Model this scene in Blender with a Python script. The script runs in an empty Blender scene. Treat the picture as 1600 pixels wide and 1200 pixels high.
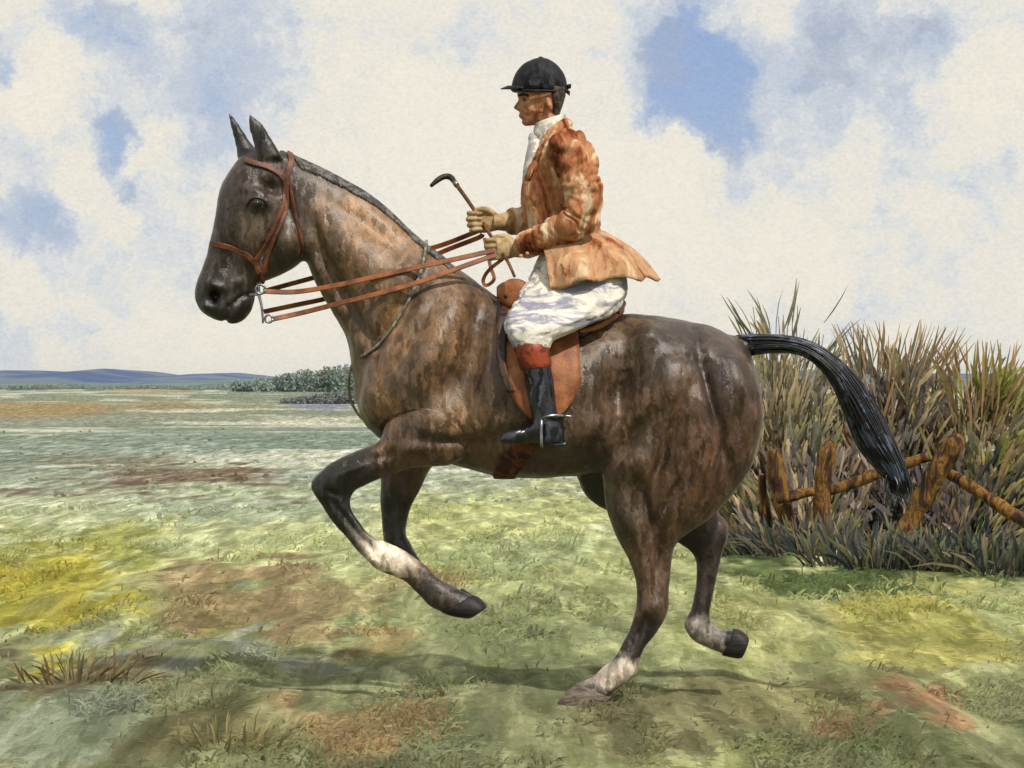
import bpy, bmesh, math, random
import numpy as np
from mathutils import Vector, Matrix
from mathutils.bvhtree import BVHTree
from mathutils.noise import fractal, noise as mnoise

random.seed(7)
rng = np.random.default_rng(11)
S = bpy.context.scene
COL = S.collection
R = math.radians

# ------------------------------------------------------------------ camera
D = 10.0            # camera to the horse's mid plane
CH = 1.2227         # eye height
FPX = 4000.0        # focal length in photo pixels (1600 wide)
cam_d = bpy.data.cameras.new('camera')
cam_d.sensor_width = 36.0
cam_d.lens = 36.0 * FPX / 1600.0
cam_d.shift_y = 5.0 / 1600.0
cam_d.clip_start = 0.1
cam_d.clip_end = 30000
cam = bpy.data.objects.new('camera', cam_d)
cam.location = (0, -D, CH)
cam.rotation_euler = (R(90), 0, 0)
COL.objects.link(cam)
S.camera = cam

# ------------------------------------------------------------------ sun, exposure
SUN_EL, SUN_AZ = 49.0, 150.0       # azimuth clockwise from +Y: behind the camera, to its right
ld = bpy.data.lights.new('sun', 'SUN')
ld.energy = 4.9
ld.angle = R(2.5)
ld.color = (1.0, 0.93, 0.82)
lo = bpy.data.objects.new('sun', ld)
COL.objects.link(lo)
_sd = Vector((math.cos(R(SUN_EL)) * math.sin(R(SUN_AZ)), math.cos(R(SUN_EL)) * math.cos(R(SUN_AZ)), math.sin(R(SUN_EL))))
lo.rotation_euler = _sd.to_track_quat('Z', 'Y').to_euler()
S.view_settings.view_transform = 'Standard'
S.view_settings.look = 'None'
S.view_settings.gamma = 1.0
S.view_settings.use_curve_mapping = False
S.view_settings.exposure = -0.28
S.render.engine = 'CYCLES'
S.cycles.max_bounces = 6
S.cycles.volume_bounces = 0


def lin(c, k=1.0):
    r = []
    for v in c[:3]:
        v = v / 255.0
        r.append((v / 12.92 if v <= 0.04045 else ((v + 0.055) / 1.055) ** 2.4) * k)
    return tuple(r)


def rgba(c, k=1.0):
    return lin(c, k) + (1.0,)


# ------------------------------------------------------------------ node helper
class NT:
    def __init__(self, tree):
        self.t = tree
        self.n = tree.nodes
        self.l = tree.links

    def add(self, kind, ins=None, **props):
        nd = self.n.new(kind)
        for k, v in props.items():
            setattr(nd, k, v)
        for k, v in (ins or {}).items():
            sock = nd.inputs[k]
            if isinstance(v, bpy.types.NodeSocket):
                self.l.new(v, sock)
            else:
                sock.default_value = v
        return nd

    def math(self, op, a, b=0.0, c=None, clamp=False):
        nd = self.add('ShaderNodeMath', operation=op, use_clamp=clamp)
        for i, v in enumerate((a, b, c)):
            if v is None:
                continue
            if isinstance(v, bpy.types.NodeSocket):
                self.l.new(v, nd.inputs[i])
            else:
                nd.inputs[i].default_value = v
        return nd.outputs[0]

    def mix(self, f, a, b, blend='MIX'):
        nd = self.n.new('ShaderNodeMix')
        nd.data_type = 'RGBA'
        nd.blend_type = blend
        for s, v in ((nd.inputs['Factor'], f), (nd.inputs[6], a), (nd.inputs[7], b)):
            if isinstance(v, bpy.types.NodeSocket):
                self.l.new(v, s)
            else:
                s.default_value = v
        return nd.outputs[2]

    def ramp(self, f, stops, interp='LINEAR'):
        nd = self.n.new('ShaderNodeValToRGB')
        nd.color_ramp.interpolation = interp
        el = nd.color_ramp.elements
        while len(el) < len(stops):
            el.new(0.5)
        for e, (p, c) in zip(el, stops):
            e.position = p
            e.color = c if len(c) == 4 else tuple(c) + (1.0,)
        self.l.new(f, nd.inputs[0])
        return nd.outputs[0]

    def noise(self, vec, scale, detail=3.0, rough=0.55, dist=0.0):
        nd = self.add('ShaderNodeTexNoise', {'Scale': scale, 'Detail': detail, 'Roughness': rough, 'Distortion': dist})
        if vec is not None:
            self.l.new(vec, nd.inputs['Vector'])
        return nd

    def strokes(self, vec, scale, amount, stretch=(1, 1, 1), rot=(0, 0, 0), ragged=.02, ragged_scale=30.0):
        """Short brushed facets: each stroke leans its own way and has its own tone."""
        nz_ = self.noise(vec, ragged_scale, 3.0, 0.6).outputs['Color']
        nv_ = self.add('ShaderNodeVectorMath', {0: nz_, 1: (.5, .5, .5)}, operation='SUBTRACT').outputs[0]
        nv_ = self.add('ShaderNodeVectorMath', {0: nv_, 'Scale': ragged * 2}, operation='SCALE').outputs[0]
        v_ = self.add('ShaderNodeVectorMath', {0: vec, 1: nv_}, operation='ADD').outputs[0]
        vo = self.add('ShaderNodeTexVoronoi', {'Vector': self.mapping(v_, stretch, rot), 'Scale': scale})
        cc_ = self.add('ShaderNodeVectorMath', {0: vo.outputs['Color'], 1: (.5, .5, .5)}, operation='SUBTRACT').outputs[0]
        cc_ = self.add('ShaderNodeVectorMath', {0: cc_, 'Scale': amount * 2}, operation='SCALE').outputs[0]
        gn = self.add('ShaderNodeNewGeometry').outputs['Normal']
        n_ = self.add('ShaderNodeVectorMath', {0: gn, 1: cc_}, operation='ADD').outputs[0]
        n_ = self.add('ShaderNodeVectorMath', {0: n_}, operation='NORMALIZE').outputs[0]
        sep = self.add('ShaderNodeSeparateColor', {0: vo.outputs['Color']})
        return n_, sep.outputs[2]

    def tone(self, c, f, lo_, hi_):
        g_ = self.add('ShaderNodeMapRange', {'Value': f, 'To Min': lo_, 'To Max': hi_}).outputs[0]
        return self.mix(1.0, c, self.add('ShaderNodeCombineColor', {0: g_, 1: g_, 2: g_}).outputs[0], 'MULTIPLY')

    def mapping(self, vec, scale=(1, 1, 1), rot=(0, 0, 0), loc=(0, 0, 0)):
        nd = self.add('ShaderNodeMapping', {'Scale': scale, 'Rotation': rot, 'Location': loc})
        self.l.new(vec, nd.inputs['Vector'])
        return nd.outputs[0]


# ------------------------------------------------------------------ sky: clear Nishita blue seen through broken washes of cloud
def pixdir(px, py):
    return Vector(((px - 800) / FPX, 1.0, -(py - 605) / FPX)).normalized()


W = bpy.data.worlds.new('World')
S.world = W
W.use_nodes = True
wt = NT(W.node_tree)
wt.n.clear()
tc = wt.add('ShaderNodeTexCoord').outputs['Generated']
sky = wt.add('ShaderNodeTexSky', sky_type='NISHITA', sun_disc=False, sun_elevation=R(SUN_EL), sun_rotation=R(SUN_AZ),
             air_density=1.3, dust_density=0.4, ozone_density=2.0)
warp = wt.noise(tc, 30.0, 7.0, 0.70)
wv = wt.add('ShaderNodeVectorMath', {0: warp.outputs['Color'], 1: (0.5, 0.5, 0.5)}, operation='SUBTRACT').outputs[0]
wsc = wt.add('ShaderNodeVectorMath', {0: wv, 'Scale': 0.052}, operation='SCALE').outputs[0]
wdir = wt.add('ShaderNodeVectorMath', {0: tc, 1: wsc}, operation='ADD').outputs[0]
big = wt.noise(wt.mapping(wdir, (1, 1, 1.25), (0, 0.5, 0)), 17.0, 4.0, 0.55).outputs['Fac']
mid = wt.noise(wt.mapping(wdir, (1, 1, 1.0), (0, 0.6, 0), (3, 1, 2)), 42.0, 4.0, 0.6).outputs['Fac']
# openings in the cloud: (direction, radius, amount)
openings = [((1095, 120), 0.021, 0.46), ((1050, 70), 0.020, 0.22), ((1140, 185), 0.013, 0.40), ((1085, 140), 0.012, 0.2), ((1440, 50), 0.013, 0.22),
            ((1330, 20), 0.018, 0.22), ((178, 215), 0.009, 0.40), ((225, 290), 0.008, 0.20), ((40, 335), 0.012, 0.40),
            ((5, 90), 0.011, 0.30), ((110, 45), 0.014, 0.14), ((200, 65), 0.014, 0.18), ((260, 150), 0.050, 0.11), ((330, 330), 0.03, 0.08),
            ((1200, 120), 0.050, 0.10), ((1380, 330), 0.045, 0.10), ((60, 420), 0.045, 0.11), ((450, 60), 0.06, 0.10),
            ((900, 30), 0.05, 0.06)]
closings = [((75, 115), 0.014, 0.26), ((255, 230), 0.012, 0.2), ((320, 480), 0.05, 0.12), ((1250, 420), 0.02, 0.12),
            ((700, 330), 0.06, 0.12), ((1350, 260), 0.012, 0.14), ((950, 320), 0.05, 0.08), ((60, 500), 0.03, 0.1)]
field = wt.math('MULTIPLY_ADD', big, 0.50, 0.005)
field = wt.math('MULTIPLY_ADD', mid, 0.38, field)
fine = wt.noise(wt.mapping(wdir, (1, 1, 1.0), (0, 0.3, 0), (9, 4, 1)), 120.0, 4.0, 0.6).outputs['Fac']
field = wt.math('ADD', field, wt.math('MULTIPLY_ADD', fine, 0.16, -0.10))
for (p, rad, amt) in openings + [(c[0], c[1], -c[2]) for c in closings]:
    d = wt.add('ShaderNodeVectorMath', {0: wdir, 1: tuple(pixdir(*p))}, operation='DISTANCE').outputs['Value']
    mr = wt.add('ShaderNodeMapRange', {'Value': d, 'From Min': rad * 1.75, 'From Max': rad * -0.1, 'To Min': 0.0, 'To Max': amt * .9},
                interpolation_type='SMOOTHSTEP').outputs[0]
    field = wt.math('ADD', field, mr)
cloud = wt.ramp(field, [(0.34, rgba((242, 236, 221))), (0.455, rgba((235, 231, 220))), (0.50, rgba((224, 226, 225))),
                        (0.57, rgba((203, 210, 220))), (0.66, rgba((188, 200, 218))), (0.80, rgba((168, 184, 212)))])
grey = wt.noise(wt.mapping(wdir, (1, 1, 1), (0, 0, 0), (7, 3, 5)), 30.0, 3.0, 0.5).outputs['Fac']
gf = wt.ramp(grey, [(0.52, (0, 0, 0, 1)), (0.62, (1, 1, 1, 1))])
gfm = wt.math('MULTIPLY', gf, wt.ramp(field, [(0.56, (0, 0, 0, 1)), (0.66, (0.45, 0.45, 0.45, 1))]))
cloud = wt.mix(gfm, cloud, rgba((172, 178, 190)))
blue_m = wt.ramp(field, [(0.66, (0, 0, 0, 1)), (0.72, (0.40, 0.40, 0.40, 1)), (0.735, (0.50, 0.50, 0.50, 1)), (0.95, (0.78, 0.78, 0.78, 1))])
blue_m = wt.math('MULTIPLY', blue_m, wt.math('SUBTRACT', 1.0, gfm))
skyc = wt.mix(1.0, sky.outputs[0], (0.066, 0.070, 0.104, 1), 'MULTIPLY')
col = wt.mix(blue_m, cloud, skyc)
grain = wt.noise(wt.mapping(tc, (1, 1, 1.5)), 620.0, 2.0, 0.6).outputs['Fac']
gr = wt.add('ShaderNodeMapRange', {'Value': grain, 'From Min': 0.3, 'From Max': 0.7, 'To Min': 0.93, 'To Max': 1.05}).outputs[0]
grc = wt.add('ShaderNodeCombineColor', {0: gr, 1: gr, 2: gr}).outputs[0]
col = wt.mix(1.0, col, grc, 'MULTIPLY')
bg = wt.add('ShaderNodeBackground', {'Color': col, 'Strength': 1.20})
out = wt.add('ShaderNodeOutputWorld')
wt.l.new(bg.outputs[0], out.inputs[0])

# ------------------------------------------------------------------ material helpers
K = 0.66     # picture value to surface colour under this light


def wash_mat(name, stops, scale=6.0, stretch=(1, 1, 1), rot=(0, 0, 0), rough=0.75, spec=0.25, detail=4.0, dist=0.4, attr=None,
             attr_mul=False, bump=0.25, bump_scale=90.0, interp='LINEAR', sheen=0.0, grain=0.16, coat=0.0, metallic=0.0, stroke=None):
    m = bpy.data.materials.new(name)
    m.use_nodes = True
    t = NT(m.node_tree)
    t.n.clear()
    tcn = t.add('ShaderNodeTexCoord').outputs['Object']
    vec = t.mapping(tcn, stretch, rot)
    f = t.noise(vec, scale, detail, 0.6, dist).outputs['Fac']
    c = t.ramp(f, stops, interp)
    if attr:
        a = t.add('ShaderNodeAttribute', attribute_name=attr).outputs['Color']
        c = t.mix(1.0, a, c, 'MULTIPLY') if attr_mul else a
    g = t.noise(tcn, bump_scale * 1.6, 3.0, 0.7).outputs['Fac']
    g = t.add('ShaderNodeMapRange', {'Value': g, 'From Min': 0.25, 'From Max': 0.75, 'To Min': 1.0 - grain, 'To Max': 1.0 + grain}).outputs[0]
    gc = t.add('ShaderNodeCombineColor', {0: g, 1: g, 2: g}).outputs[0]
    c = t.mix(1.0, c, gc, 'MULTIPLY')
    sn = None
    if stroke:        # (scale, lean, stretch, rot, tone)
        sn, sv = t.strokes(tcn, stroke[0], stroke[1], stroke[2], stroke[3])
        c = t.tone(c, sv, 1 - stroke[4], 1 + stroke[4])
    p = t.add('ShaderNodeBsdfPrincipled', {'Base Color': c, 'Roughness': rough, 'Metallic': metallic})
    p.inputs['Specular IOR Level'].default_value = spec
    if sheen:
        p.inputs['Sheen Weight'].default_value = sheen
        p.inputs['Sheen Roughness'].default_value = 0.5
    if coat:
        p.inputs['Coat Weight'].default_value = coat
        p.inputs['Coat Roughness'].default_value = 0.25
    if bump:
        h = t.noise(tcn, bump_scale, 4.0, 0.65).outputs['Fac']
        b = t.add('ShaderNodeBump', {'Height': h, 'Strength': bump, 'Distance': 0.01})
        if sn is not None:
            t.l.new(sn, b.inputs['Normal'])
        t.l.new(b.outputs[0], p.inputs['Normal'])
    o = t.add('ShaderNodeOutputMaterial')
    t.l.new(p.outputs[0], o.inputs['Surface'])
    return m


def two(name, a, b, k=K, bal=0.0, soft=0.0, **kw):
    """A wash of two colours with a pigment edge between them."""
    A, B = lin(a, k), lin(b, k)
    E = tuple(min(x, y) * 0.8 for x, y in zip(A, B))
    if soft:
        return wash_mat(name, [(0.5 + bal - soft, A), (0.5 + bal + soft, B)], **kw)
    return wash_mat(name, [(0.36 + bal, A), (0.47 + bal, A), (0.50 + bal, E), (0.53 + bal, B), (0.68 + bal, B)], **kw)


# ------------------------------------------------------------------ geometry helpers
def P(px, py, y=0.0):
    s = (D + y) / D
    return Vector(((px - 800) / 400.0 * s, y, CH - (py - 605) / 400.0 * s))


def unP(x, y, z):
    s = (D + y) / D
    return 800 + x / s * 400.0, 605 - (z - CH) / s * 400.0


def gP(px, py):
    """Ground point seen at a photo pixel."""
    d = CH * FPX / (py - 605)
    return Vector(((px - 800) / FPX * d, d - D, 0.0))


def catmull(pts, n):
    pts = [np.array(p, float) for p in pts]
    out_ = []
    for i in range(len(pts) - 1):
        p0 = pts[max(i - 1, 0)]
        p1, p2 = pts[i], pts[i + 1]
        p3 = pts[min(i + 2, len(pts) - 1)]
        for k in range(n):
            t = k / n
            out_.append(0.5 * ((2 * p1) + (-p0 + p2) * t + (2 * p0 - 5 * p1 + 4 * p2 - p3) * t * t + (-p0 + 3 * p1 - 3 * p2 + p3) * t ** 3))
    out_.append(pts[-1])
    return out_


class MB:
    """Collects vertices and faces for ONE mesh object."""

    def __init__(self):
        self.v, self.f, self.c = [], [], []

    def add(self, vs, fs, col=None):
        o = len(self.v)
        self.v += [tuple(v) for v in vs]
        self.f += [tuple(i + o for i in f) for f in fs]
        if col is not None:
            if isinstance(col, list):
                self.c += col
            else:
                self.c += [col] * len(vs)

    def rings(self, rings, close=True, cap=True):
        n = len(rings[0])
        vs = [p for r in rings for p in r]
        fs = []
        for i in range(len(rings) - 1):
            for j in range(n if close else n - 1):
                a, b = i * n + j, i * n + (j + 1) % n
                fs.append((a, b, b + n, a + n))
        if cap:
            for k in (0, len(rings) - 1):
                ctr = len(vs)
                vs.append(sum((Vector(p) for p in rings[k]), Vector()) / n)
                for j in range(n):
                    a, b = k * n + j, k * n + (j + 1) % n
                    fs.append((b, a, ctr) if k == 0 else (a, b, ctr))
        self.add(vs, fs)

    def loft(self, secs, sub=5, n=28, exp=2.0, fold=0.0, fold_seed=0.0, fold_freq=16.0, crease=0.0, crease_freq=(1.2, 2.4)):
        """secs: (ax, ay, bx, by, half_width, y) front/back contour points in photo pixels."""
        ss = catmull([s if len(s) == 6 else tuple(s) + (0.0,) for s in secs], sub)
        rr = []
        for k, (ax, ay, bx, by, w, y) in enumerate(ss):
            A, B = P(ax, ay, y), P(bx, by, y)
            C, H = (A + B) / 2, (A - B) / 2
            ring = []
            for j in range(n):
                t = 2 * math.pi * j / n
                c, s_ = math.cos(t), math.sin(t)
                e = 2.0 / exp
                cc = math.copysign(abs(c) ** e, c)
                sn = math.copysign(abs(s_) ** e, s_)
                p = C + H * cc + Vector((0, -1, 0)) * (max(w, 0.002) * sn)
                if fold:
                    q = mnoise(Vector((p.x * fold_freq, p.y * fold_freq * 0.5 + fold_seed, p.z * fold_freq)))
                    d = (p - C)
                    p = C + d * (1 + fold * q)
                if crease:      # long sharp-bottomed folds
                    w_ = mnoise(Vector((k / sub * .9, c * 1.3 + fold_seed, s_ * 1.3))) * .9
                    q = mnoise(Vector((k / sub * crease_freq[0] + w_, c * crease_freq[1] + fold_seed, s_ * crease_freq[1] + w_)))
                    p = C + (p - C) * (1 + crease * (.35 - min(1.0, abs(q) * 3.0)) * -1.0)
                ring.append(p)
            rr.append(ring)
        self.rings(rr)

    def tube(self, pts, rad, n=10, sub=4, squash=1.0, wrinkle=0.0, freq=60.0, crease=0.0, up=Vector((0, 0, 1)), flat=None):
        """Tube along 3D points; rad a number or list; flat=(w,h) ratio."""
        m = len(pts)
        rr_ = rad if isinstance(rad, (list, tuple)) else [rad] * m
        dat = catmull([tuple(p) + (r_,) for p, r_ in zip(pts, rr_)], sub) if sub > 1 else [np.array(tuple(p) + (r_,)) for p, r_ in zip(pts, rr_)]
        pp = [Vector(d_[:3]) for d_ in dat]
        rings_ = []
        prev = None
        for i, p in enumerate(pp):
            t = (pp[min(i + 1, len(pp) - 1)] - pp[max(i - 1, 0)]).normalized()
            if prev is None:
                a = t.cross(up)
                if a.length < 1e-3:
                    a = t.cross(Vector((0, 1, 0)))
                a.normalize()
            else:
                a = (prev - t * prev.dot(t)).normalized()
            prev = a
            b = t.cross(a)
            r_ = max(dat[i][3], 0.0006)
            ring = []
            for j in range(n):
                th = 2 * math.pi * j / n
                rj = r_
                if wrinkle:
                    q = p + (a * math.cos(th) + b * math.sin(th)) * r_
                    rj = r_ * (1 + wrinkle * mnoise(Vector((q.x * freq, q.y * freq * 0.6, q.z * freq))))
                if crease:
                    w_ = mnoise(Vector((i / sub * .8, math.cos(th), math.sin(th))))
                    q = mnoise(Vector((i / sub * 2.1 + w_ * 1.2, math.cos(th) * .8, math.sin(th) * .8 + 5.0)))
                    rj *= 1 + crease * (min(1.0, abs(q) * 3.2) - .45)
                ring.append(p + a * (rj * math.cos(th)) + b * (rj * squash * math.sin(th)))
            rings_.append(ring)
        self.rings(rings_)

    def ellipsoid(self, c, rx, ry, rz, n=14, m=9, rot=0.0):
        rr = []
        for i in range(1, m):
            ph = math.pi * i / m
            ring = []
            for j in range(n):
                th = 2 * math.pi * j / n
                v = Vector((rx * math.sin(ph) * math.cos(th), ry * math.sin(ph) * math.sin(th), rz * math.cos(ph)))
                v.rotate(Matrix.Rotation(rot, 3, 'Y'))
                ring.append(Vector(c) + v)
            rr.append(ring)
        self.rings(rr)

    def strip(self, pts, nrm, width, thick):
        """Flat strap with real thickness; nrm outward normals."""
        rings_ = []
        for i, p in enumerate(pts):
            t = (pts[min(i + 1, len(pts) - 1)] - pts[max(i - 1, 0)]).normalized()
            nn = nrm[i]
            s = t.cross(nn).normalized() * (width / 2)
            nn = nn.normalized() * (thick / 2)
            rings_.append([p + s + nn * 0.5, p + s * 0.8 + nn, p - s * 0.8 + nn, p - s + nn * 0.5, p - s - nn, p + s - nn])
        self.rings(rings_)

    def mesh(self, name):
        me = bpy.data.meshes.new(name)
        me.from_pydata(self.v, [], self.f)
        me.update()
        if self.c:
            ca = me.color_attributes.new('tint', 'FLOAT_COLOR', 'POINT')
            ca.data.foreach_set('color', np.array([tuple(c[:3]) + (1.0,) for c in self.c], dtype=np.float32).ravel())
        return me

    def build(self, name, mat, parent=None, smooth=True, bevel=0.0):
        return link(name, self.mesh(name), mat, parent, smooth)


def link(name, me, mat, parent=None, smooth=True):
    if mat is not None and not me.materials:
        me.materials.append(mat)
    if smooth:
        me.polygons.foreach_set('use_smooth', [True] * len(me.polygons))
    o = bpy.data.objects.new(name, me)
    COL.objects.link(o)
    if parent is not None:
        o.parent = parent
        if parent.type == 'EMPTY':      # parts are modelled in place
            o.matrix_parent_inverse = Matrix.Translation(-Vector(parent.location))
    return o


def tag(o, label, cat, group=None, kind=None):
    if label:
        o['label'] = label
    if cat:
        o['category'] = cat
    if group:
        o['group'] = group
    if kind:
        o['kind'] = kind
    return o


def thing(name, label, cat, loc=(0, 0, 0), group=None):
    o = bpy.data.objects.new(name, None)
    o.location = loc
    o.empty_display_size = 0.2
    COL.objects.link(o)
    return tag(o, label, cat, group)


def fuse(mb, voxel, smooth=6, factor=0.5):
    """Voxel-fuse overlapping closed lofts into ONE continuous skin."""
    me = mb.mesh('tmp')
    o = bpy.data.objects.new('tmp', me)
    COL.objects.link(o)
    md = o.modifiers.new('r', 'REMESH')
    md.mode = 'VOXEL'
    md.voxel_size = voxel
    sm = o.modifiers.new('s', 'SMOOTH')
    sm.factor = factor
    sm.iterations = smooth
    dg = bpy.context.evaluated_depsgraph_get()
    res = bpy.data.meshes.new_from_object(o.evaluated_get(dg))
    bpy.data.objects.remove(o)
    bpy.data.meshes.remove(me)
    res.materials.clear()
    return res


def co_no(me):
    n = len(me.vertices)
    co = np.empty(n * 3)
    me.vertices.foreach_get('co', co)
    no = np.empty(n * 3)
    me.vertex_normals.foreach_get('vector', no)
    return co.reshape(-1, 3), no.reshape(-1, 3)


def set_co(me, co):
    me.vertices.foreach_set('co', co.ravel())
    me.update()


def px_of(co):
    s = (D + co[:, 1]) / D
    return 800 + co[:, 0] / s * 400.0, 605 - (co[:, 2] - CH) / s * 400.0


def gauss(px, py, cx, cy, rx, ry, ang=0.0):
    a = math.radians(ang)
    dx, dy = px - cx, py - cy
    u = (dx * math.cos(a) + dy * math.sin(a)) / rx
    v = (-dx * math.sin(a) + dy * math.cos(a)) / ry
    return np.exp(-(u * u + v * v))


def sstep(x, a, b):
    t = np.clip((x - a) / (b - a), 0, 1)
    return t * t * (3 - 2 * t)


# numpy value noise (for ground tints)
_perm = rng.random((256, 256))


def vnoise(x, y):
    xi, yi = np.floor(x).astype(int), np.floor(y).astype(int)
    xf, yf = x - xi, y - yi
    xf, yf = xf * xf * (3 - 2 * xf), yf * yf * (3 - 2 * yf)
    g = lambda i, j: _perm[i & 255, j & 255]
    return (g(xi, yi) * (1 - xf) + g(xi + 1, yi) * xf) * (1 - yf) + (g(xi, yi + 1) * (1 - xf) + g(xi + 1, yi + 1) * xf) * yf


def fbm(x, y, o=4):
    s, a, t = 0, 0.5, 0
    for _ in range(o):
        s = s + a * vnoise(x, y)
        t += a
        x, y, a = x * 2.03 + 17.3, y * 2.03 + 5.1, a * 0.5
    return s / t


# ================================================================== GROUND
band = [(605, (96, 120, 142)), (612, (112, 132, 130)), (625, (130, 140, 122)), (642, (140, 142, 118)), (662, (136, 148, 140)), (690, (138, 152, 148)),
        (720, (150, 162, 154)), (755, (164, 174, 156)), (800, (180, 190, 150)), (850, (184, 192, 136)), (900, (176, 184, 122)), (950, (158, 166, 112)),
        (1000, (150, 158, 112)), (1100, (140, 146, 104)), (1200, (132, 138, 96)), (1500, (132, 140, 96))]
# areas of different growth, and one painted shadow under the horse: centre in the view, half extents, colour, strength
areas = [(50, 641, 130, 11, (158, 132, 86), .8), (230, 617, 70, 5, (170, 144, 92), .8), (260, 636, 90, 9, (150, 132, 96), .8),
         (60, 692, 200, 9, (116, 136, 112), .9), (350, 668, 200, 7, (122, 140, 122), .8), (420, 697, 160, 12, (118, 140, 130), .9),
         (90, 672, 110, 5, (205, 205, 190), .8), (300, 707, 100, 5, (200, 204, 190), .7), (480, 655, 90, 6, (200, 202, 188), .6),
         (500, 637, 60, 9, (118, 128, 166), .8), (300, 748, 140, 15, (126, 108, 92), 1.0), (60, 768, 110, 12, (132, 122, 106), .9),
         (180, 725, 120, 8, (122, 112, 84), .8), (430, 722, 90, 8, (196, 198, 196), .5), (440, 790, 110, 18, (150, 168, 134), .6), (200, 700, 260, 30, (136, 152, 146), .6), (330, 800, 200, 22, (160, 176, 154), .6),
         (85, 925, 90, 44, (174, 166, 30), 1.1), (50, 890, 50, 24, (160, 158, 70), .8), (180, 870, 46, 22, (152, 154, 70), .7), (40, 850, 60, 40, (150, 160, 60), .5), (190, 850, 60, 40, (152, 158, 50), .7),
         (330, 915, 130, 40, (156, 132, 94), .9), (490, 915, 80, 40, (152, 130, 94), .85), (330, 960, 90, 30, (112, 116, 46), .7),
         (640, 930, 70, 25, (170, 138, 90), .7), (360, 1000, 240, 36, (142, 148, 138), .8), (90, 1040, 130, 44, (118, 106, 80), .9),
         (80, 1130, 190, 50, (138, 152, 136), .7), (350, 1150, 120, 60, (112, 104, 66), .7), (620, 1115, 150, 42, (164, 136, 92), .8),
         (700, 1180, 150, 30, (128, 138, 108), .5), (880, 1030, 190, 50, (128, 138, 96), .7), (700, 830, 120, 60, (176, 182, 106), .7), (850, 800, 120, 50, (184, 190, 118), .7),  # the dull green entry below the belly paints the horse's shadow
         (800, 870, 150, 40, (150, 166, 124), .6), (1290, 895, 260, 24, (96, 114, 66), 1.0), (1250, 940, 100, 26, (150, 156, 76), .6),
         (1180, 985, 160, 40, (176, 178, 104), .6), (1460, 985, 130, 60, (172, 168, 78), .9), (1250, 1060, 200, 40, (132, 128, 80), .8),
         (1050, 1100, 150, 40, (120, 116, 78), .8), (1500, 1100, 100, 60, (178, 182, 118), .6), (1050, 1170, 170, 30, (176, 182, 116), .6), (1330, 1180, 140, 30, (120, 132, 82), .7),
         (1385, 1078, 34, 18, (156, 118, 82), .9), (1425, 1106, 26, 18, (156, 118, 82), .85), (1462, 1098, 24, 24, (156, 116, 82), .9),
         (1470, 1134, 30, 14, (156, 118, 82), .85), (1290, 1132, 44, 16, (150, 116, 82), .9), (1370, 1120, 30, 12, (156, 124, 86), .8)]


def ground_tint(x, y):
    d = np.maximum(D + y, 1.0)
    px = 800 + x / d * FPX
    py = 605 + CH * FPX / d
    wx = (fbm(x * 1.9 + 3, y * 0.5 + 9) - 0.5)
    wy = (fbm(x * 1.9 + 31, y * 0.5 + 2) - 0.5)
    near = np.clip((py - 640) / 250, 0.02, 1.4)
    w2 = (fbm(x * 5.5 + 13, y * 1.5 + 21, 3) - .5)
    px2 = px + wx * (60 + 120 * near) + w2 * 90 * near
    py2 = np.maximum(py + wy * 130 * near + w2 * 70 * near, 606)
    bp = np.array([b[0] for b in band])
    bc = np.array([lin(b[1]) for b in band])
    c = np.stack([np.interp(py2, bp, bc[:, k]) for k in range(3)], -1)
    # long pale and dark drifts of grass across the middle distance
    st1 = fbm(x / 5.0 + 7, y / 4.2 + 3, 4)
    st2 = fbm(x / 9.0 + 37, y / 7.0 + 13, 4)
    far_ = sstep(d, 20, 32)
    m1 = (sstep(st1, .56, .60) * far_ * .75)[..., None]
    m2 = (sstep(st2, .55, .60) * far_ * .6)[..., None]
    c = c * (1 - m2) + np.array(lin((118, 134, 120))) * m2
    c = c * (1 - m1) + np.array(lin((202, 206, 190))) * m1
    for (cx, cy, rx, ry, cc, s) in areas:
        wk = .35 if rx < 45 and py2.size else 1.0
        g = np.exp(-(((px + (px2 - px) * wk - cx) / rx) ** 2 + ((py + (py2 - py) * wk - cy) / ry) ** 2)) * s * 1.5
        g = sstep(g, 0.22, 0.75) * min(s, 1.0)
        c = c * (1 - g[..., None]) + np.array(lin(cc)) * g[..., None]
    lum = c @ np.array([.3, .59, .11])
    return c * .80 + lum[..., None] * np.array([.205, .20, .19])


def hgt(x, y):
    d = D + y
    amp = np.clip((d - 3) / 30, 0.0, 1.0)
    hx, hy = gP(910, 1098)[0], gP(910, 1098)[1]
    calm = 1 - np.exp(-(((x - hx) / .35) ** 2 + ((y - hy) / .5) ** 2))
    return ((fbm(x * 0.9 + 40, y * 0.5 + 7, 3) - 0.5) * 0.05 + (fbm(x * 3.4 + 9, y * 1.1 + 3, 3) - .5) * .085) * calm * np.exp(-((d - 10) / 30) ** 2) + (fbm(x / 60 + 3, y / 45 + 8, 3) - 0.5) * np.clip((d - 30) / 200, 0, 1) * 3.0 * np.clip(1.5 - d / 900, 0.0, 1)


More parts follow.
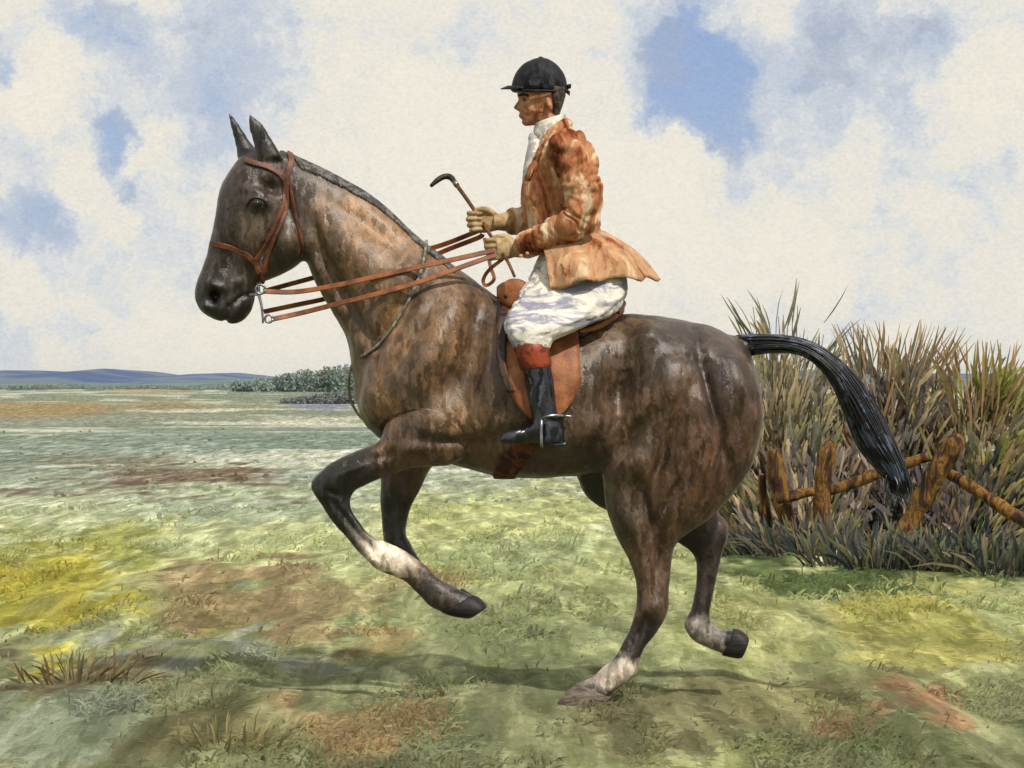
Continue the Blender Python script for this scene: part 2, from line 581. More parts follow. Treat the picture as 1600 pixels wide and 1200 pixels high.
GK = 0.80
dist_rows = [-9000, -2500, -600, -150, -40, -10, -2] + list(np.geomspace(2.0, 60, 330)) + list(np.geomspace(60.6, 6000, 200))
fan = np.concatenate([np.linspace(-1, -0.3, 12)[:-1], np.linspace(-0.3, 0.3, 260), np.linspace(0.3, 1, 12)[1:]])
gv, gf_ = [], []
ncol = len(fan)
X = np.empty((len(dist_rows), ncol))
Y = np.empty_like(X)
for i, d in enumerate(dist_rows):
    X[i] = fan * (max(abs(d), 8) * 1.0 + 8) if d < 6000 else fan * 6008
    Y[i] = d - D
X[:7] = fan[None, :] * np.linspace(9000, 40, 7)[:, None]
Z = hgt(X, Y)
Z[:7] = 0
gt = ground_tint(X.ravel(), Y.ravel()) * GK
me = bpy.data.meshes.new('ground')
idx = np.arange(X.size).reshape(X.shape)
fq = np.stack([idx[:-1, :-1], idx[:-1, 1:], idx[1:, 1:], idx[1:, :-1]], -1).reshape(-1, 4)
me.from_pydata(np.stack([X, Y, Z], -1).reshape(-1, 3).tolist(), [], fq.tolist())
ca = me.color_attributes.new('tint', 'FLOAT_COLOR', 'POINT')
ca.data.foreach_set('color', np.concatenate([gt, np.ones((len(gt), 1))], 1).astype(np.float32).ravel())


def ground_mat():
    m = bpy.data.materials.new('meadow')
    m.use_nodes = True
    t = NT(m.node_tree)
    t.n.clear()
    tcn = t.add('ShaderNodeTexCoord').outputs['Object']
    a = t.add('ShaderNodeAttribute', attribute_name='tint').outputs['Color']
    v1 = t.mapping(tcn, (1, 0.13, 1), (0, 0, 0.06))
    n1 = t.noise(v1, 5.0, 6.0, 0.62, 0.5).outputs['Fac']
    d1 = t.ramp(n1, [(0.36, (0.72, 0.74, 0.66)), (0.455, (0.80, 0.82, 0.74)), (0.475, (0.98, 0.99, 0.96)), (0.56, (1.04, 1.04, 1.0)), (0.575, (1.32, 1.30, 1.30)), (0.7, (1.42, 1.40, 1.42))])
    v2 = t.mapping(tcn, (1, 0.14, 1), (0, 0, -0.08), (4, 2, 0))
    n2 = t.noise(v2, 14.0, 4.0, 0.6, 0.5).outputs['Fac']
    d2 = t.ramp(n2, [(0.4, (0.80, 0.82, 0.78)), (0.47, (0.96, 0.97, 0.96)), (0.57, (1.02, 1.02, 1.02)), (0.59, (1.24, 1.23, 1.22))])
    c = t.mix(1.0, a, d1, 'MULTIPLY')
    c = t.mix(1.0, c, d2, 'MULTIPLY')
    n3 = t.noise(t.mapping(tcn, (1, .5, 1)), 75.0, 5.0, 0.7, 0.6).outputs['Fac']
    d3 = t.ramp(n3, [(0.36, (0.66, 0.68, 0.62)), (0.5, (1, 1, 1)), (0.64, (1.28, 1.26, 1.22))])
    c = t.mix(0.5, c, d3, 'MULTIPLY')
    gn_, gv_ = t.strokes(tcn, 9.0, .16, (1, .13, 1), (0, 0, .06), .12, 8.0)
    c = t.tone(c, gv_, .68, 1.26)
    p = t.add('ShaderNodeBsdfPrincipled', {'Base Color': c, 'Roughness': 0.95})
    p.inputs['Specular IOR Level'].default_value = 0.05
    h = t.noise(tcn, 60.0, 5.0, 0.75).outputs['Fac']
    b = t.add('ShaderNodeBump', {'Height': h, 'Strength': 0.6, 'Distance': 0.03, 'Normal': gn_})
    t.l.new(b.outputs[0], p.inputs['Normal'])
    o = t.add('ShaderNodeOutputMaterial')
    t.l.new(p.outputs[0], o.inputs['Surface'])
    return m


go = link('ground', me, ground_mat())
tag(go, 'pale green and ochre meadow running back to the far hills', 'ground', kind='structure')

# ------------------------------------------------------------------ hills
def ridge(name, label, dist, prof, base_px, mat, depth):
    """prof: skyline (px, py) as seen from the meadow; a rounded land form with real depth."""
    pr = catmull(prof, 8)
    mb = MB()
    rows = []
    nr = 9
    for k in range(nr):
        t = k / (nr - 1)
        row = []
        for i, (px, py) in enumerate(pr):
            d = dist + depth * t
            h = CH - (py - 605) / FPX * dist
            hh = max(h, 0.4) * math.sin(math.pi * t) ** 0.7
            x = (px - 800) / FPX * dist
            q = mnoise(Vector((x / (dist * 0.012), k * 0.7, 3.1))) * 0.10 * hh
            row.append(Vector((x, d - D - depth * 0.5, hh + q - 0.3 - (3.0 if k in (0, nr - 1) else 0))))
        rows.append(row)
    n = len(pr)
    vs = [p for r in rows for p in r]
    fs = [(i * n + j, i * n + j + 1, (i + 1) * n + j + 1, (i + 1) * n + j) for i in range(nr - 1) for j in range(n - 1)]
    mb.add(vs, fs)
    o = mb.build(name, mat)
    return tag(o, label, 'hills', kind='structure')


hill_a = two('hill_blue', (104, 130, 156), (46, 84, 150), k=0.55, scale=0.006, soft=.06, bump=0, grain=0.05)  # blue of the distant air put into the hill colour
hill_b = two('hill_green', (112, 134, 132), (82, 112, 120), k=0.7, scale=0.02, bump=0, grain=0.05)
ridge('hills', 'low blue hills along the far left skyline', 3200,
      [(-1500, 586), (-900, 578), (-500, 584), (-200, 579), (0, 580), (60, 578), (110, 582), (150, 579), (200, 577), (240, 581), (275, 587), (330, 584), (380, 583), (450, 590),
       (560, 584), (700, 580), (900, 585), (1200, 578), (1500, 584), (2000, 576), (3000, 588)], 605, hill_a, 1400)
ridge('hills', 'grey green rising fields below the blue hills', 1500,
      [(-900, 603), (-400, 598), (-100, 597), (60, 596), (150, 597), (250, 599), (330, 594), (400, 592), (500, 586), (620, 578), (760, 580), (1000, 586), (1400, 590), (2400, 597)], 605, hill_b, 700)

# ================================================================== HORSE
horse = thing('horse', 'dark bay hunter cantering to the left with a rider up', 'horse', (P(905, 1100, -0.12).x, -0.1, 0))
hb = MB()
# trunk and neck, rump to poll
hb.loft([(1172, 552, 1190, 612, .05), (1155, 534, 1186, 655, .14), (1115, 512, 1140, 705, .235), (1065, 499, 1065, 725, .285), (1005, 491, 990, 730, .30),
         (940, 490, 920, 740, .31), (870, 488, 855, 746, .315), (800, 474, 790, 746, .30), (748, 444, 725, 732, .255), (706, 411, 655, 708, .235),
         (672, 386, 600, 688, .225), (641, 362, 562, 645, .19), (608, 330, 551, 585, .15), (573, 302, 540, 527, .12), (535, 280, 514, 480, .103),
         (500, 262, 492, 440, .098), (470, 248, 478, 408, .092), (447, 236, 462, 385, .08), (436, 232, 446, 350, .05)], sub=5, n=36)
# head
hb.loft([(398, 232, 446, 246, .045), (376, 246, 458, 290, .078), (358, 268, 470, 335, .096), (343, 295, 478, 372, .104), (337, 330, 474, 405, .100), (332, 362, 450, 424, .084),
         (324, 392, 424, 436, .068), (313, 424, 406, 443, .060), (305, 448, 399, 462, .062), (304, 466, 394, 486, .060), (316, 487, 380, 502, .048), (334, 499, 364, 507, .026)], sub=5, n=28, exp=2.3)
# ears
hb.loft([(400, 250, 442, 246, .03, -.045), (396, 228, 434, 232, .026, -.05), (391, 210, 424, 214, .020, -.055), (388, 194, 410, 194, .014, -.058), (387, 177, 391, 178, .006, -.06)], sub=4, n=14)
hb.loft([(372, 250, 412, 242, .03, .045), (368, 226, 398, 230, .022, .05), (362, 205, 384, 210, .018, .055), (358, 188, 370, 190, .012, .058), (357, 175, 361, 176, .005, .06)], sub=4, n=14)
# near foreleg
NF = -.135
hb.loft([(640, 620, 745, 660, .10, -.10), (606, 665, 738, 698, .10, NF), (592, 690, 706, 726, .088, NF), (560, 703, 645, 731, .070, NF), (530, 717, 588, 751, .056, NF), (506, 730, 556, 766, .049, NF), (485, 756, 548, 783, .049, NF),
         (499, 784, 551, 800, .042, NF), (517, 812, 562, 815, .031, NF), (541, 841, 580, 836, .028, NF), (565, 868, 602, 847, .031, NF), (586, 889, 636, 862, .039, NF), (606, 897, 667, 884, .040, NF),
         (630, 907, 676, 896, .033, NF), (651, 927, 697, 912, .034, NF), (669, 946, 722, 922, .046, NF), (690, 956, 741, 932, .052, NF), (716, 961, 753, 945, .050, NF), (728, 961, 756, 952, .036, NF)], sub=5, n=22)
# off foreleg
FF = .135
hb.loft([(615, 640, 730, 680, .10, .10), (600, 690, 705, 705, .085, FF), (595, 730, 674, 732, .066, FF), (594, 770, 656, 765, .052, FF), (595, 805, 641, 800, .044, FF), (598, 835, 634, 832, .042, FF), (602, 862, 640, 846, .044, FF),
         (618, 886, 650, 862, .036, FF), (640, 906, 668, 888, .028, FF), (664, 926, 690, 906, .032, FF), (682, 940, 712, 918, .038, FF), (700, 948, 730, 926, .046, FF), (722, 952, 744, 940, .04, FF)], sub=5, n=20)
# near hind leg
NH = -.135
hb.loft([(985, 560, 1165, 560, .10, -.13), (965, 610, 1188, 610, .135, -.15), (953, 660, 1191, 668, .145, -.15), (946, 702, 1168, 742, .135, NH), (942, 746, 1118, 802, .110, NH), (945, 788, 1080, 830, .088, NH), (959, 830, 1056, 852, .068, NH),
         (979, 868, 1048, 884, .052, NH), (992, 904, 1046, 922, .044, NH), (995, 938, 1046, 953, .042, NH), (988, 968, 1032, 980, .035, NH), (975, 1000, 1011, 1008, .029, NH), (960, 1026, 999, 1034, .031, NH),
         (941, 1043, 994, 1054, .041, NH), (925, 1058, 967, 1076, .035, NH), (906, 1066, 952, 1088, .044, NH), (888, 1079, 948, 1098, .055, NH), (874, 1096, 946, 1104, .060, NH), (876, 1102, 944, 1108, .056, NH)], sub=5, n=24)
# off hind leg
FH = .14
hb.loft([(980, 600, 1150, 600, .12, .13), (925, 690, 1160, 700, .13, .15), (904, 742, 1140, 770, .115, FH), (925, 785, 1122, 800, .085, FH), (1000, 822, 1128, 806, .060, FH), (1054, 846, 1138, 818, .046, FH), (1080, 864, 1139, 834, .041, FH),
         (1088, 888, 1129, 866, .034, FH), (1085, 922, 1119, 912, .028, FH), (1078, 952, 1111, 948, .029, FH), (1067, 976, 1110, 968, .038, FH), (1082, 999, 1122, 981, .033, FH),
         (1108, 1013, 1140, 984, .038, FH), (1134, 1023, 1152, 986, .046, FH), (1152, 1026, 1163, 1000, .040, FH), (1158, 1024, 1163, 1010, .03, FH)], sub=5, n=20)
# tail dock
hb.loft([(1120, 520, 1150, 560, .05), (1160, 524, 1172, 552, .035), (1200, 523, 1203, 546, .026), (1240, 527, 1236, 548, .018)], sub=4, n=14)
hme = fuse(hb, 0.0095, 7, 0.5)

# muscle relief: (px, py, rx, ry, angle, metres, legs 0 both sides / -1 near side / 1 off side)
relief = [(668, 560, 30, 110, 28, .020, 0), (735, 560, 18, 90, 12, -.022, 0), (612, 500, 14, 90, 35, -.020, 0), (690, 655, 48, 34, 10, .020, 0), (700, 600, 14, 40, 20, -.010, 0),
          (590, 625, 26, 50, 10, .018, 0), (560, 400, 30, 60, -50, .014, 0), (540, 470, 10, 90, -28, -.014, 0), (585, 360, 14, 70, -55, -.008, 0), (640, 420, 20, 50, 30, .008, 0),
          (500, 380, 10, 50, -20, -.010, 0),
          (450, 378, 24, 26, 0, .014, 0), (418, 380, 9, 40, 25, -.012, 0), (384, 372, 7, 40, 15, .008, 0), (362, 400, 12, 30, 10, -.007, 0), (402, 316, 18, 11, 10, .012, 0), (425, 292, 16, 10, 20, -.014, 0),
          (402, 300, 22, 6, 12, .008, 0), (333, 464, 8, 11, 10, -.020, 0), (338, 447, 14, 5, 20, .007, 0), (324, 478, 10, 8, 0, .005, 0), (372, 440, 20, 10, 0, .004, 0),
          (1012, 528, 26, 16, -20, .018, 0), (965, 600, 26, 60, 15, -.030, 0), (975, 640, 16, 60, 8, -.02, 0), (990, 722, 30, 32, 0, .020, -1), (1050, 600, 34, 70, -10, .014, 0), (1112, 620, 9, 110, -14, -.016, 0),
          (1040, 700, 8, 70, 20, -.014, -1), (1085, 730, 26, 80, 25, .010, -1), (1010, 800, 10, 60, -14, -.010, -1), (975, 800, 16, 50, -16, .010, -1), (1030, 860, 6, 50, 5, -.010, -1), (1020, 950, 14, 14, 0, .006, -1),
          (600, 712, 40, 8, -20, -.008, -1), (640, 700, 40, 10, -10, .008, -1), (525, 752, 14, 20, 0, .005, -1), (540, 810, 5, 40, -40, -.006, -1), (880, 690, 60, 40, 0, .012, 0), (850, 735, 90, 10, 4, .01, 0),
          (1150, 590, 20, 50, -20, .012, 0), (985, 690, 10, 40, 30, -.012, -1), (1060, 760, 8, 60, 30, -.010, -1), (1000, 850, 6, 50, -10, .006, -1), (1000, 985, 5, 30, 20, -.006, -1),
          (1140, 690, 12, 60, 18, -.008, -1), (700, 690, 40, 8, 0, -.010, -1), (560, 730, 30, 5, -24, .006, -1), (520, 770, 12, 5, 20, -.005, -1), (575, 850, 6, 30, -45, -.004, -1), (640, 540, 6, 60, 30, -.006, 0), (560, 610, 8, 40, 5, -.008, 0),
          (820, 720, 60, 8, 0, -.006, 0), (930, 700, 40, 20, -30, -.008, 0), (1075, 560, 40, 8, 10, -.006, 0), (770, 690, 60, 14, -10, -.010, 0)]
co, no = co_no(hme)
px, py = px_of(co)
disp = np.zeros(len(co))
for (cx, cy, rx, ry, an, a, side) in relief:
    g = gauss(px, py, cx, cy, rx, ry, an) * a
    if side:
        g = g * (co[:, 1] * side > 0)
    disp += 2.7 * g * np.abs(no[:, 1]) ** 0.7
# mouth line
for (x0, y0, x1, y1) in [(352, 503, 358, 478), (358, 478, 380, 462), (380, 462, 394, 461)]:
    t = np.clip(((px - x0) * (x1 - x0) + (py - y0) * (y1 - y0)) / ((x1 - x0) ** 2 + (y1 - y0) ** 2), 0, 1)
    dd = np.hypot(px - x0 - t * (x1 - x0), py - y0 - t * (y1 - y0))
    disp -= 0.010 * np.exp(-(dd / 3.2) ** 2)
nz = np.array([fractal(Vector(c) * 9.0, 1.0, 2.0, 3) for c in co])
hoofy = sstep(py, 1060, 1090)
disp += nz * 0.004 * (1 - hoofy)
co = co + no * disp[:, None]
co[:, 2] = np.where((py > 1060), np.maximum(co[:, 2], -0.004), co[:, 2])
set_co(hme, co)

# coat colours: bay body, black points, white socks, horn hooves; some crease shade painted in
px, py = px_of(co)
near = co[:, 1] < 0
jig = np.array([fractal(Vector(c) * 22.0, 1.0, 2.0, 3) for c in co])
jx, jy = px + jig * 14, py + jig * 14
body_c, dark_c, black_c = np.array(lin((134, 104, 76), .56)), np.array(lin((78, 66, 58), .5)), np.array(lin((32, 30, 33), .35))
white_c, horn_c, pale_horn = np.array(lin((226, 214, 198), .75)), np.array(lin((48, 44, 46), .6)), np.array(lin((150, 128, 112), .6))
tan_c, red_c = np.array(lin((200, 156, 114), .66)), np.array(lin((118, 70, 48), .5))
cc = np.tile(body_c, (len(co), 1))


def lay(mask, c):
    global cc
    m = np.clip(mask, 0, 1)[:, None]
    cc = cc * (1 - m) + c * m


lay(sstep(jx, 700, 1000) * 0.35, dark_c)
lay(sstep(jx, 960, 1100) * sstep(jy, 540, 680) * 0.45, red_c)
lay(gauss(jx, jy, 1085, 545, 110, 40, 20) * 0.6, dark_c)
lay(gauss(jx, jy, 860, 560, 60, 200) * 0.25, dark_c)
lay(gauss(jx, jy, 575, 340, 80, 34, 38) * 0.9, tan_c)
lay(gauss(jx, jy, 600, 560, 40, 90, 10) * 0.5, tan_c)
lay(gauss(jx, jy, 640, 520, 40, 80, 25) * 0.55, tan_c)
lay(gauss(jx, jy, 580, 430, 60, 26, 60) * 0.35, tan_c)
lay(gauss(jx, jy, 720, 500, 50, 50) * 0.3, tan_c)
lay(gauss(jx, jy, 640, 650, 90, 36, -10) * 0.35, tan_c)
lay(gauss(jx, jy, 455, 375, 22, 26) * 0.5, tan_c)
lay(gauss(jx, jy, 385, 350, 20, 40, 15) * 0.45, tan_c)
lay(sstep(-jx, -520, -470) * 0.8, dark_c)                       # head
lay(gauss(jx, jy, 345, 320, 34, 90) * 0.6, dark_c)
lay(sstep(jy, 415, 470) * sstep(-jx, -430, -410) * 0.75, black_c)  # muzzle
lay(sstep(-jy, -262, -232) * sstep(-jx, -470, -440) * 0.9, black_c)  # ears
lay(gauss(jx, jy, 400, 322, 22, 13) * 0.8, black_c)
lay(sstep(jy, 640, 690) * sstep(-jx, -620, -580) * 0.8, black_c)
lay(gauss(jx, jy, 585, 668, 46, 26) * 0.7, black_c)
lay(gauss(jx, jy, 665, 678, 40, 18, 10) * 0.75, black_c)  # armpit crease: its shade painted into the coat
lay(gauss(jx, jy, 925, 770, 36, 40) * 0.9 * (~near), black_c)
lay(sstep(jy, 700, 750) * sstep(-jx, -620, -560) * 0.9, black_c)
lay(sstep(jy, 900, 912) * sstep(-jx, -800, -780) * .6, dark_c)
lay(sstep(jy, 735, 790) * sstep(-jx, -720, -690) * (~near) * 0.85, black_c)
lay(sstep(jy, 800, 845) * (~near) * sstep(jx, 1000, 1040) * 0.8, black_c)
lay(sstep(jy, 955, 975) * near * sstep(jx, 850, 870) * 0.85, black_c)
lay(sstep(jy, 880, 900) * sstep(-jx, -800, -780) * 0.7, dark_c)
# white socks
lay(near * sstep(jy, 1026, 1040) * sstep(jx, 850, 870), white_c)
lay(near * gauss(jx, jy, 606, 872, 34, 24, 35) * 2.2 * sstep(-jy, -905, -896), white_c)
lay((~near) * sstep(jy, 962, 978) * sstep(jx, 1000, 1020) * 0.95, white_c)
# hooves
lay(near * sstep(jy, 1072, 1080) * sstep(jx, 850, 870) * 0.75, pale_horn)
lay(near * gauss(jx, jy, 925, 1076, 34, 7, 20), horn_c)
lay(near * sstep(jx, 712, 722) * sstep(jy, 915, 925) * sstep(-jx, -800, -790), horn_c)
lay((~near) * sstep(jx, 1136, 1141) * sstep(jy, 980, 986), np.array(lin((26, 26, 30), .6)))
lay(gauss(px, py, 333, 465, 7, 10) * 1.6, np.array((.004, .004, .004)))  # nostril hollow: the dark of the recess painted in
for (x0, y0, x1, y1) in [(352, 503, 358, 478), (358, 478, 380, 462), (380, 462, 394, 461)]:  # mouth groove: shade painted along the same line
    t = np.clip(((px - x0) * (x1 - x0) + (py - y0) * (y1 - y0)) / ((x1 - x0) ** 2 + (y1 - y0) ** 2), 0, 1)
    lay(np.exp(-(np.hypot(px - x0 - t * (x1 - x0), py - y0 - t * (y1 - y0)) / 2.5) ** 2), np.array((.006, .005, .005)))
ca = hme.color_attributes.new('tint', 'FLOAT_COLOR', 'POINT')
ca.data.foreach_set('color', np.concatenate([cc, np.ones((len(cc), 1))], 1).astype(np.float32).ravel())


def coat_mat():
    m = bpy.data.materials.new('bay_coat')
    m.use_nodes = True
    t = NT(m.node_tree)
    t.n.clear()
    tcn = t.add('ShaderNodeTexCoord').outputs['Object']
    a = t.add('ShaderNodeAttribute', attribute_name='tint').outputs['Color']
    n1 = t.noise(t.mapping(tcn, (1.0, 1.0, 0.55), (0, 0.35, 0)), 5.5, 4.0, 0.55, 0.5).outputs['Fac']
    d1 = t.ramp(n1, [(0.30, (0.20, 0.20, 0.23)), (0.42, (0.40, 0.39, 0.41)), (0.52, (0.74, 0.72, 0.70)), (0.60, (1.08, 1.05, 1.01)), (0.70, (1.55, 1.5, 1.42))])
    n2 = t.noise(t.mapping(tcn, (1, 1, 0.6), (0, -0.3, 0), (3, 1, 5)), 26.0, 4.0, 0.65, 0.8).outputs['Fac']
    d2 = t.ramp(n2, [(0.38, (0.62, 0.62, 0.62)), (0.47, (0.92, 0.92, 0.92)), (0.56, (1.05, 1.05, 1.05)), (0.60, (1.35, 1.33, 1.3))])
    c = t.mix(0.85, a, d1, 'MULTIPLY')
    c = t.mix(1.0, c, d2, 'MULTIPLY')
    h1 = t.noise(t.mapping(tcn, (1, 1, .35), (0, 0.4, 0)), 260.0, 3.0, 0.6).outputs['Fac']
    gr_ = t.add('ShaderNodeMapRange', {'Value': h1, 'From Min': .3, 'From Max': .7, 'To Min': .82, 'To Max': 1.16}).outputs[0]
    c = t.mix(1.0, c, t.add('ShaderNodeCombineColor', {0: gr_, 1: gr_, 2: gr_}).outputs[0], 'MULTIPLY')
    sn, sv = t.strokes(tcn, 50.0, .20, (1.0, 1.0, .28), (0, .45, 0), .016, 40.0)
    c = t.tone(c, sv, .76, 1.04)
    rr = t.ramp(n2, [(0.35, (.30, .30, .30)), (.6, (.52, .52, .52))])
    p = t.add('ShaderNodeBsdfPrincipled', {'Base Color': c, 'Roughness': rr})
    p.inputs['Specular IOR Level'].default_value = 0.5
    p.inputs['Coat Weight'].default_value = 0.24
    p.inputs['Coat Roughness'].default_value = 0.40
    p.inputs['Sheen Weight'].default_value = 0.12
    p.inputs['Sheen Roughness'].default_value = 0.35
    p.inputs['Sheen Tint'].default_value = (.72, .78, 1.0, 1)
    hh = t.math('ADD', t.math('MULTIPLY', n2, 1.2), t.math('MULTIPLY', h1, 0.35))
    b = t.add('ShaderNodeBump', {'Height': hh, 'Strength': 0.4, 'Distance': 0.012, 'Normal': sn})
    t.l.new(b.outputs[0], p.inputs['Normal'])
    o = t.add('ShaderNodeOutputMaterial')
    t.l.new(p.outputs[0], o.inputs['Surface'])
    return m


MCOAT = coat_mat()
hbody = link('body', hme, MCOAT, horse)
HB = BVHTree.FromPolygons([tuple(c) for c in co], [tuple(p.vertices) for p in hme.polygons])


def hit(px_, py_, side=-1, bvh=None, fallback=0.15):
    """Surface point and normal where a sight line (from either side) meets a body."""
    o = Vector((0, side * D, CH))
    tgt = P(px_, py_, 0.0)
    d = (tgt - o).normalized()
    loc, nn, i, dist = (bvh or HB).ray_cast(o, d)
    if loc is None:
        return tgt + Vector((0, side * fallback, 0)), Vector((0, side, 0))
    return loc, nn


def drape(pts, side=-1, off=0.006, n=8, bvh=None, fallback=0.1):
    pp, nn = [], []
    for (a, b) in catmull(pts, n):
        l, q = hit(a, b, side, bvh, fallback)
        pp.append(l + q * off)
        nn.append(q)
    for _ in range(3):
        pp = [pp[0]] + [(pp[i - 1] + pp[i] * 2 + pp[i + 1]) / 4 for i in range(1, len(pp) - 1)] + [pp[-1]]
        nn = [nn[0]] + [((nn[i - 1] + nn[i] * 2 + nn[i + 1]) / 4).normalized() for i in range(1, len(nn) - 1)] + [nn[-1]]
    return pp, nn


m_horn_d = two('dark_horn', (58, 54, 56), (36, 34, 38), k=.55, soft=.12, scale=20, stretch=(1, 1, 4), rough=.5, bump_scale=80)
m_horn_p = two('pale_horn', (160, 142, 128), (92, 80, 74), k=.52, soft=.12, scale=24, stretch=(1, 1, 4), rough=.5, bump_scale=80)
for (secs, mt) in (([(903, 1067, 954, 1089, .047, NH), (886, 1080, 950, 1099, .057, NH), (872, 1096, 948, 1105, .063, NH), (873, 1104, 947, 1109, .062, NH)], m_horn_p),
                   ([(690, 957, 738, 929, .050, NF), (706, 963, 748, 933, .056, NF), (726, 966, 758, 942, .058, NF), (734, 966, 761, 948, .056, NF)], m_horn_d),
                   ([(690, 948, 722, 919, .040, FF), (706, 955, 736, 928, .048, FF), (722, 958, 748, 936, .050, FF), (728, 957, 750, 942, .048, FF)], m_horn_d),
                   ([(1128, 1024, 1146, 982, .044, FH), (1140, 1027, 1156, 984, .050, FH), (1152, 1029, 1167, 992, .053, FH), (1158, 1028, 1170, 998, .051, FH)], m_horn_d)):
    mb = MB()
    mb.loft(secs, sub=3, n=22, exp=2.4)
    mb.build('hoof', mt, horse)
# eyes
m_eye = wash_mat('horse_eye', [(0.4, (.006, .005, .005)), (0.6, (.02, .012, .008))], scale=30, rough=0.08, spec=0.8, bump=0, grain=0)
m_black = two('black_hair', (40, 42, 50), (20, 22, 30), k=0.7, scale=10, stretch=(1, 1, 1), rough=0.42, spec=0.6, bump_scale=140)
for s in (-1, 1):
    l, q = hit(401, 319, s)
    e = MB()
    e.ellipsoid(l - q * 0.012, .021, .02, .016, rot=0.2)
    eo = e.build('eye', m_eye, horse)
    e = MB()
    e.tube([hit(a, b, s)[0] + q * 0.004 for a, b in ((384, 322), (392, 311), (402, 308), (412, 312), (419, 322))], [.003, .006, .007, .006, .003], n=8)
    e.build('eyelid', m_black, eo)

# hogged mane: a short dense crest of clipped hair
crest = catmull([(440, 232), (462, 242), (500, 259), (535, 277), (573, 299), (608, 327), (641, 359), (672, 384), (700, 405)], 26)
# forelock-free dark strip of longer hair lying on the near side of the crest
mb = MB()
for i in range(900):
    t = rng.random()
    a, b = crest[min(int(t * (len(crest) - 1)), len(crest) - 1)]
    if a < 458:
        continue
    ln = rng.uniform(14, 30)
    pts = [(a + k * ln * .22, b + 1.5 + k * ln * .34) for k in range(3)]
    pp = []
    for k, (u, v) in enumerate(pts):
        l, q = hit(u, v + 3, -1)
        pp.append(l + q * (0.006 - 0.0015 * k))
    mb.tube(pp, [.0035, .0042, .001], n=4, sub=2)
mb.build('mane', two('mane_fall', (122, 118, 118), (74, 72, 74), k=0.7, scale=40, rough=0.5), horse)

# tail: a swept bundle of long hair
up_c = [(1150, 524), (1210, 523), (1268, 535), (1320, 570), (1360, 622), (1390, 680), (1412, 730), (1426, 772)]
lo_c = [(1172, 556), (1224, 550), (1268, 562), (1303, 604), (1324, 655), (1350, 708), (1382, 742), (1398, 770)]
U, L = catmull(up_c, 5), catmull(lo_c, 5)
mb = MB()
nT = len(U)
for i in range(1300):
    f = rng.random()
    f2 = np.clip(f + rng.normal(0, .12), 0, 1)
    yy = rng.normal(0, 1)
    i0 = 0 if rng.random() < .55 else int(rng.integers(0, nT // 2))
    i1 = nT - 1 - (int(rng.integers(0, 9)) if rng.random() < .7 else 0)
    pp, rd = [], []
    steps = list(range(i0, i1 + 1, 3))
    wav = rng.normal(0, 3, 3)
    for k in steps:
        t = k / (nT - 1)
        ff = f * (1 - t) + f2 * t
        q = U[k] * (1 - ff) + L[k] * ff
        yw = (0.022 + .05 * math.sin(math.pi * min(t * 1.05, 1)) ** .8) * yy * .6 * math.sqrt(max(1 - (2 * ff - 1) ** 2, .05))
        pp.append(P(q[0] + wav[0] * math.sin(t * 7 + wav[1]) * t, q[1] + wav[2] * math.sin(t * 6 + wav[1]) * t, yw))
        rd.append(.0028)
    if len(pp) < 3:
        continue
    rd[0], rd[-1], rd[-2] = .0015, .0006, .002
    mb.tube(pp, rd, n=4, sub=2)
for k in range(24):
    f = rng.random()
    a = U[-6] * (1 - f) + L[-6] * f
    pp = [P(a[0], a[1], rng.normal(0, .02)), P(a[0] + rng.uniform(-4, 14), a[1] + 22, rng.normal(0, .02)), P(a[0] + rng.uniform(-10, 16), a[1] + rng.uniform(40, 62), rng.normal(0, .03))]
    mb.tube(pp, [.004, .004, .0008], n=4, sub=3)
m_tail = two('tail_hair', (30, 33, 42), (92, 104, 128), k=0.7, bal=.03, scale=14, stretch=(1, 2, 1), rough=0.38, spec=0.6, bump=0)  # the blue grey tone paints highlights into the black hair
mb.build('tail', m_tail, horse)

# ================================================================== BRIDLE AND REINS
m_leather = two('bridle_leather', (138, 76, 44), (86, 46, 30), k=0.62, soft=.1, scale=22, rough=0.45, spec=0.5, bump_scale=200)
m_rein = two('rein_leather', (168, 100, 56), (112, 62, 36), k=0.7, soft=.1, scale=14, rough=0.5, spec=0.4, bump_scale=200)
m_steel = wash_mat('steel', [(0.4, lin((170, 172, 180))), (0.6, lin((120, 124, 134)))], scale=20, rough=0.38, spec=0.5, metallic=1.0, bump=0.05)
bridle = thing('bridle', 'brown leather double bridle with four reins on the bay horse', 'bridle', tuple(P(408, 455, 0)))


def strap(name, pts, side, width, parent, mat=m_leather, off=.006, thick=.005, n=8):
    mb = MB()
    pp, nn = drape(pts, side, off, n)
    mb.strip(pp, nn, width, thick)
    return mb.build(name, mat, parent, smooth=False)


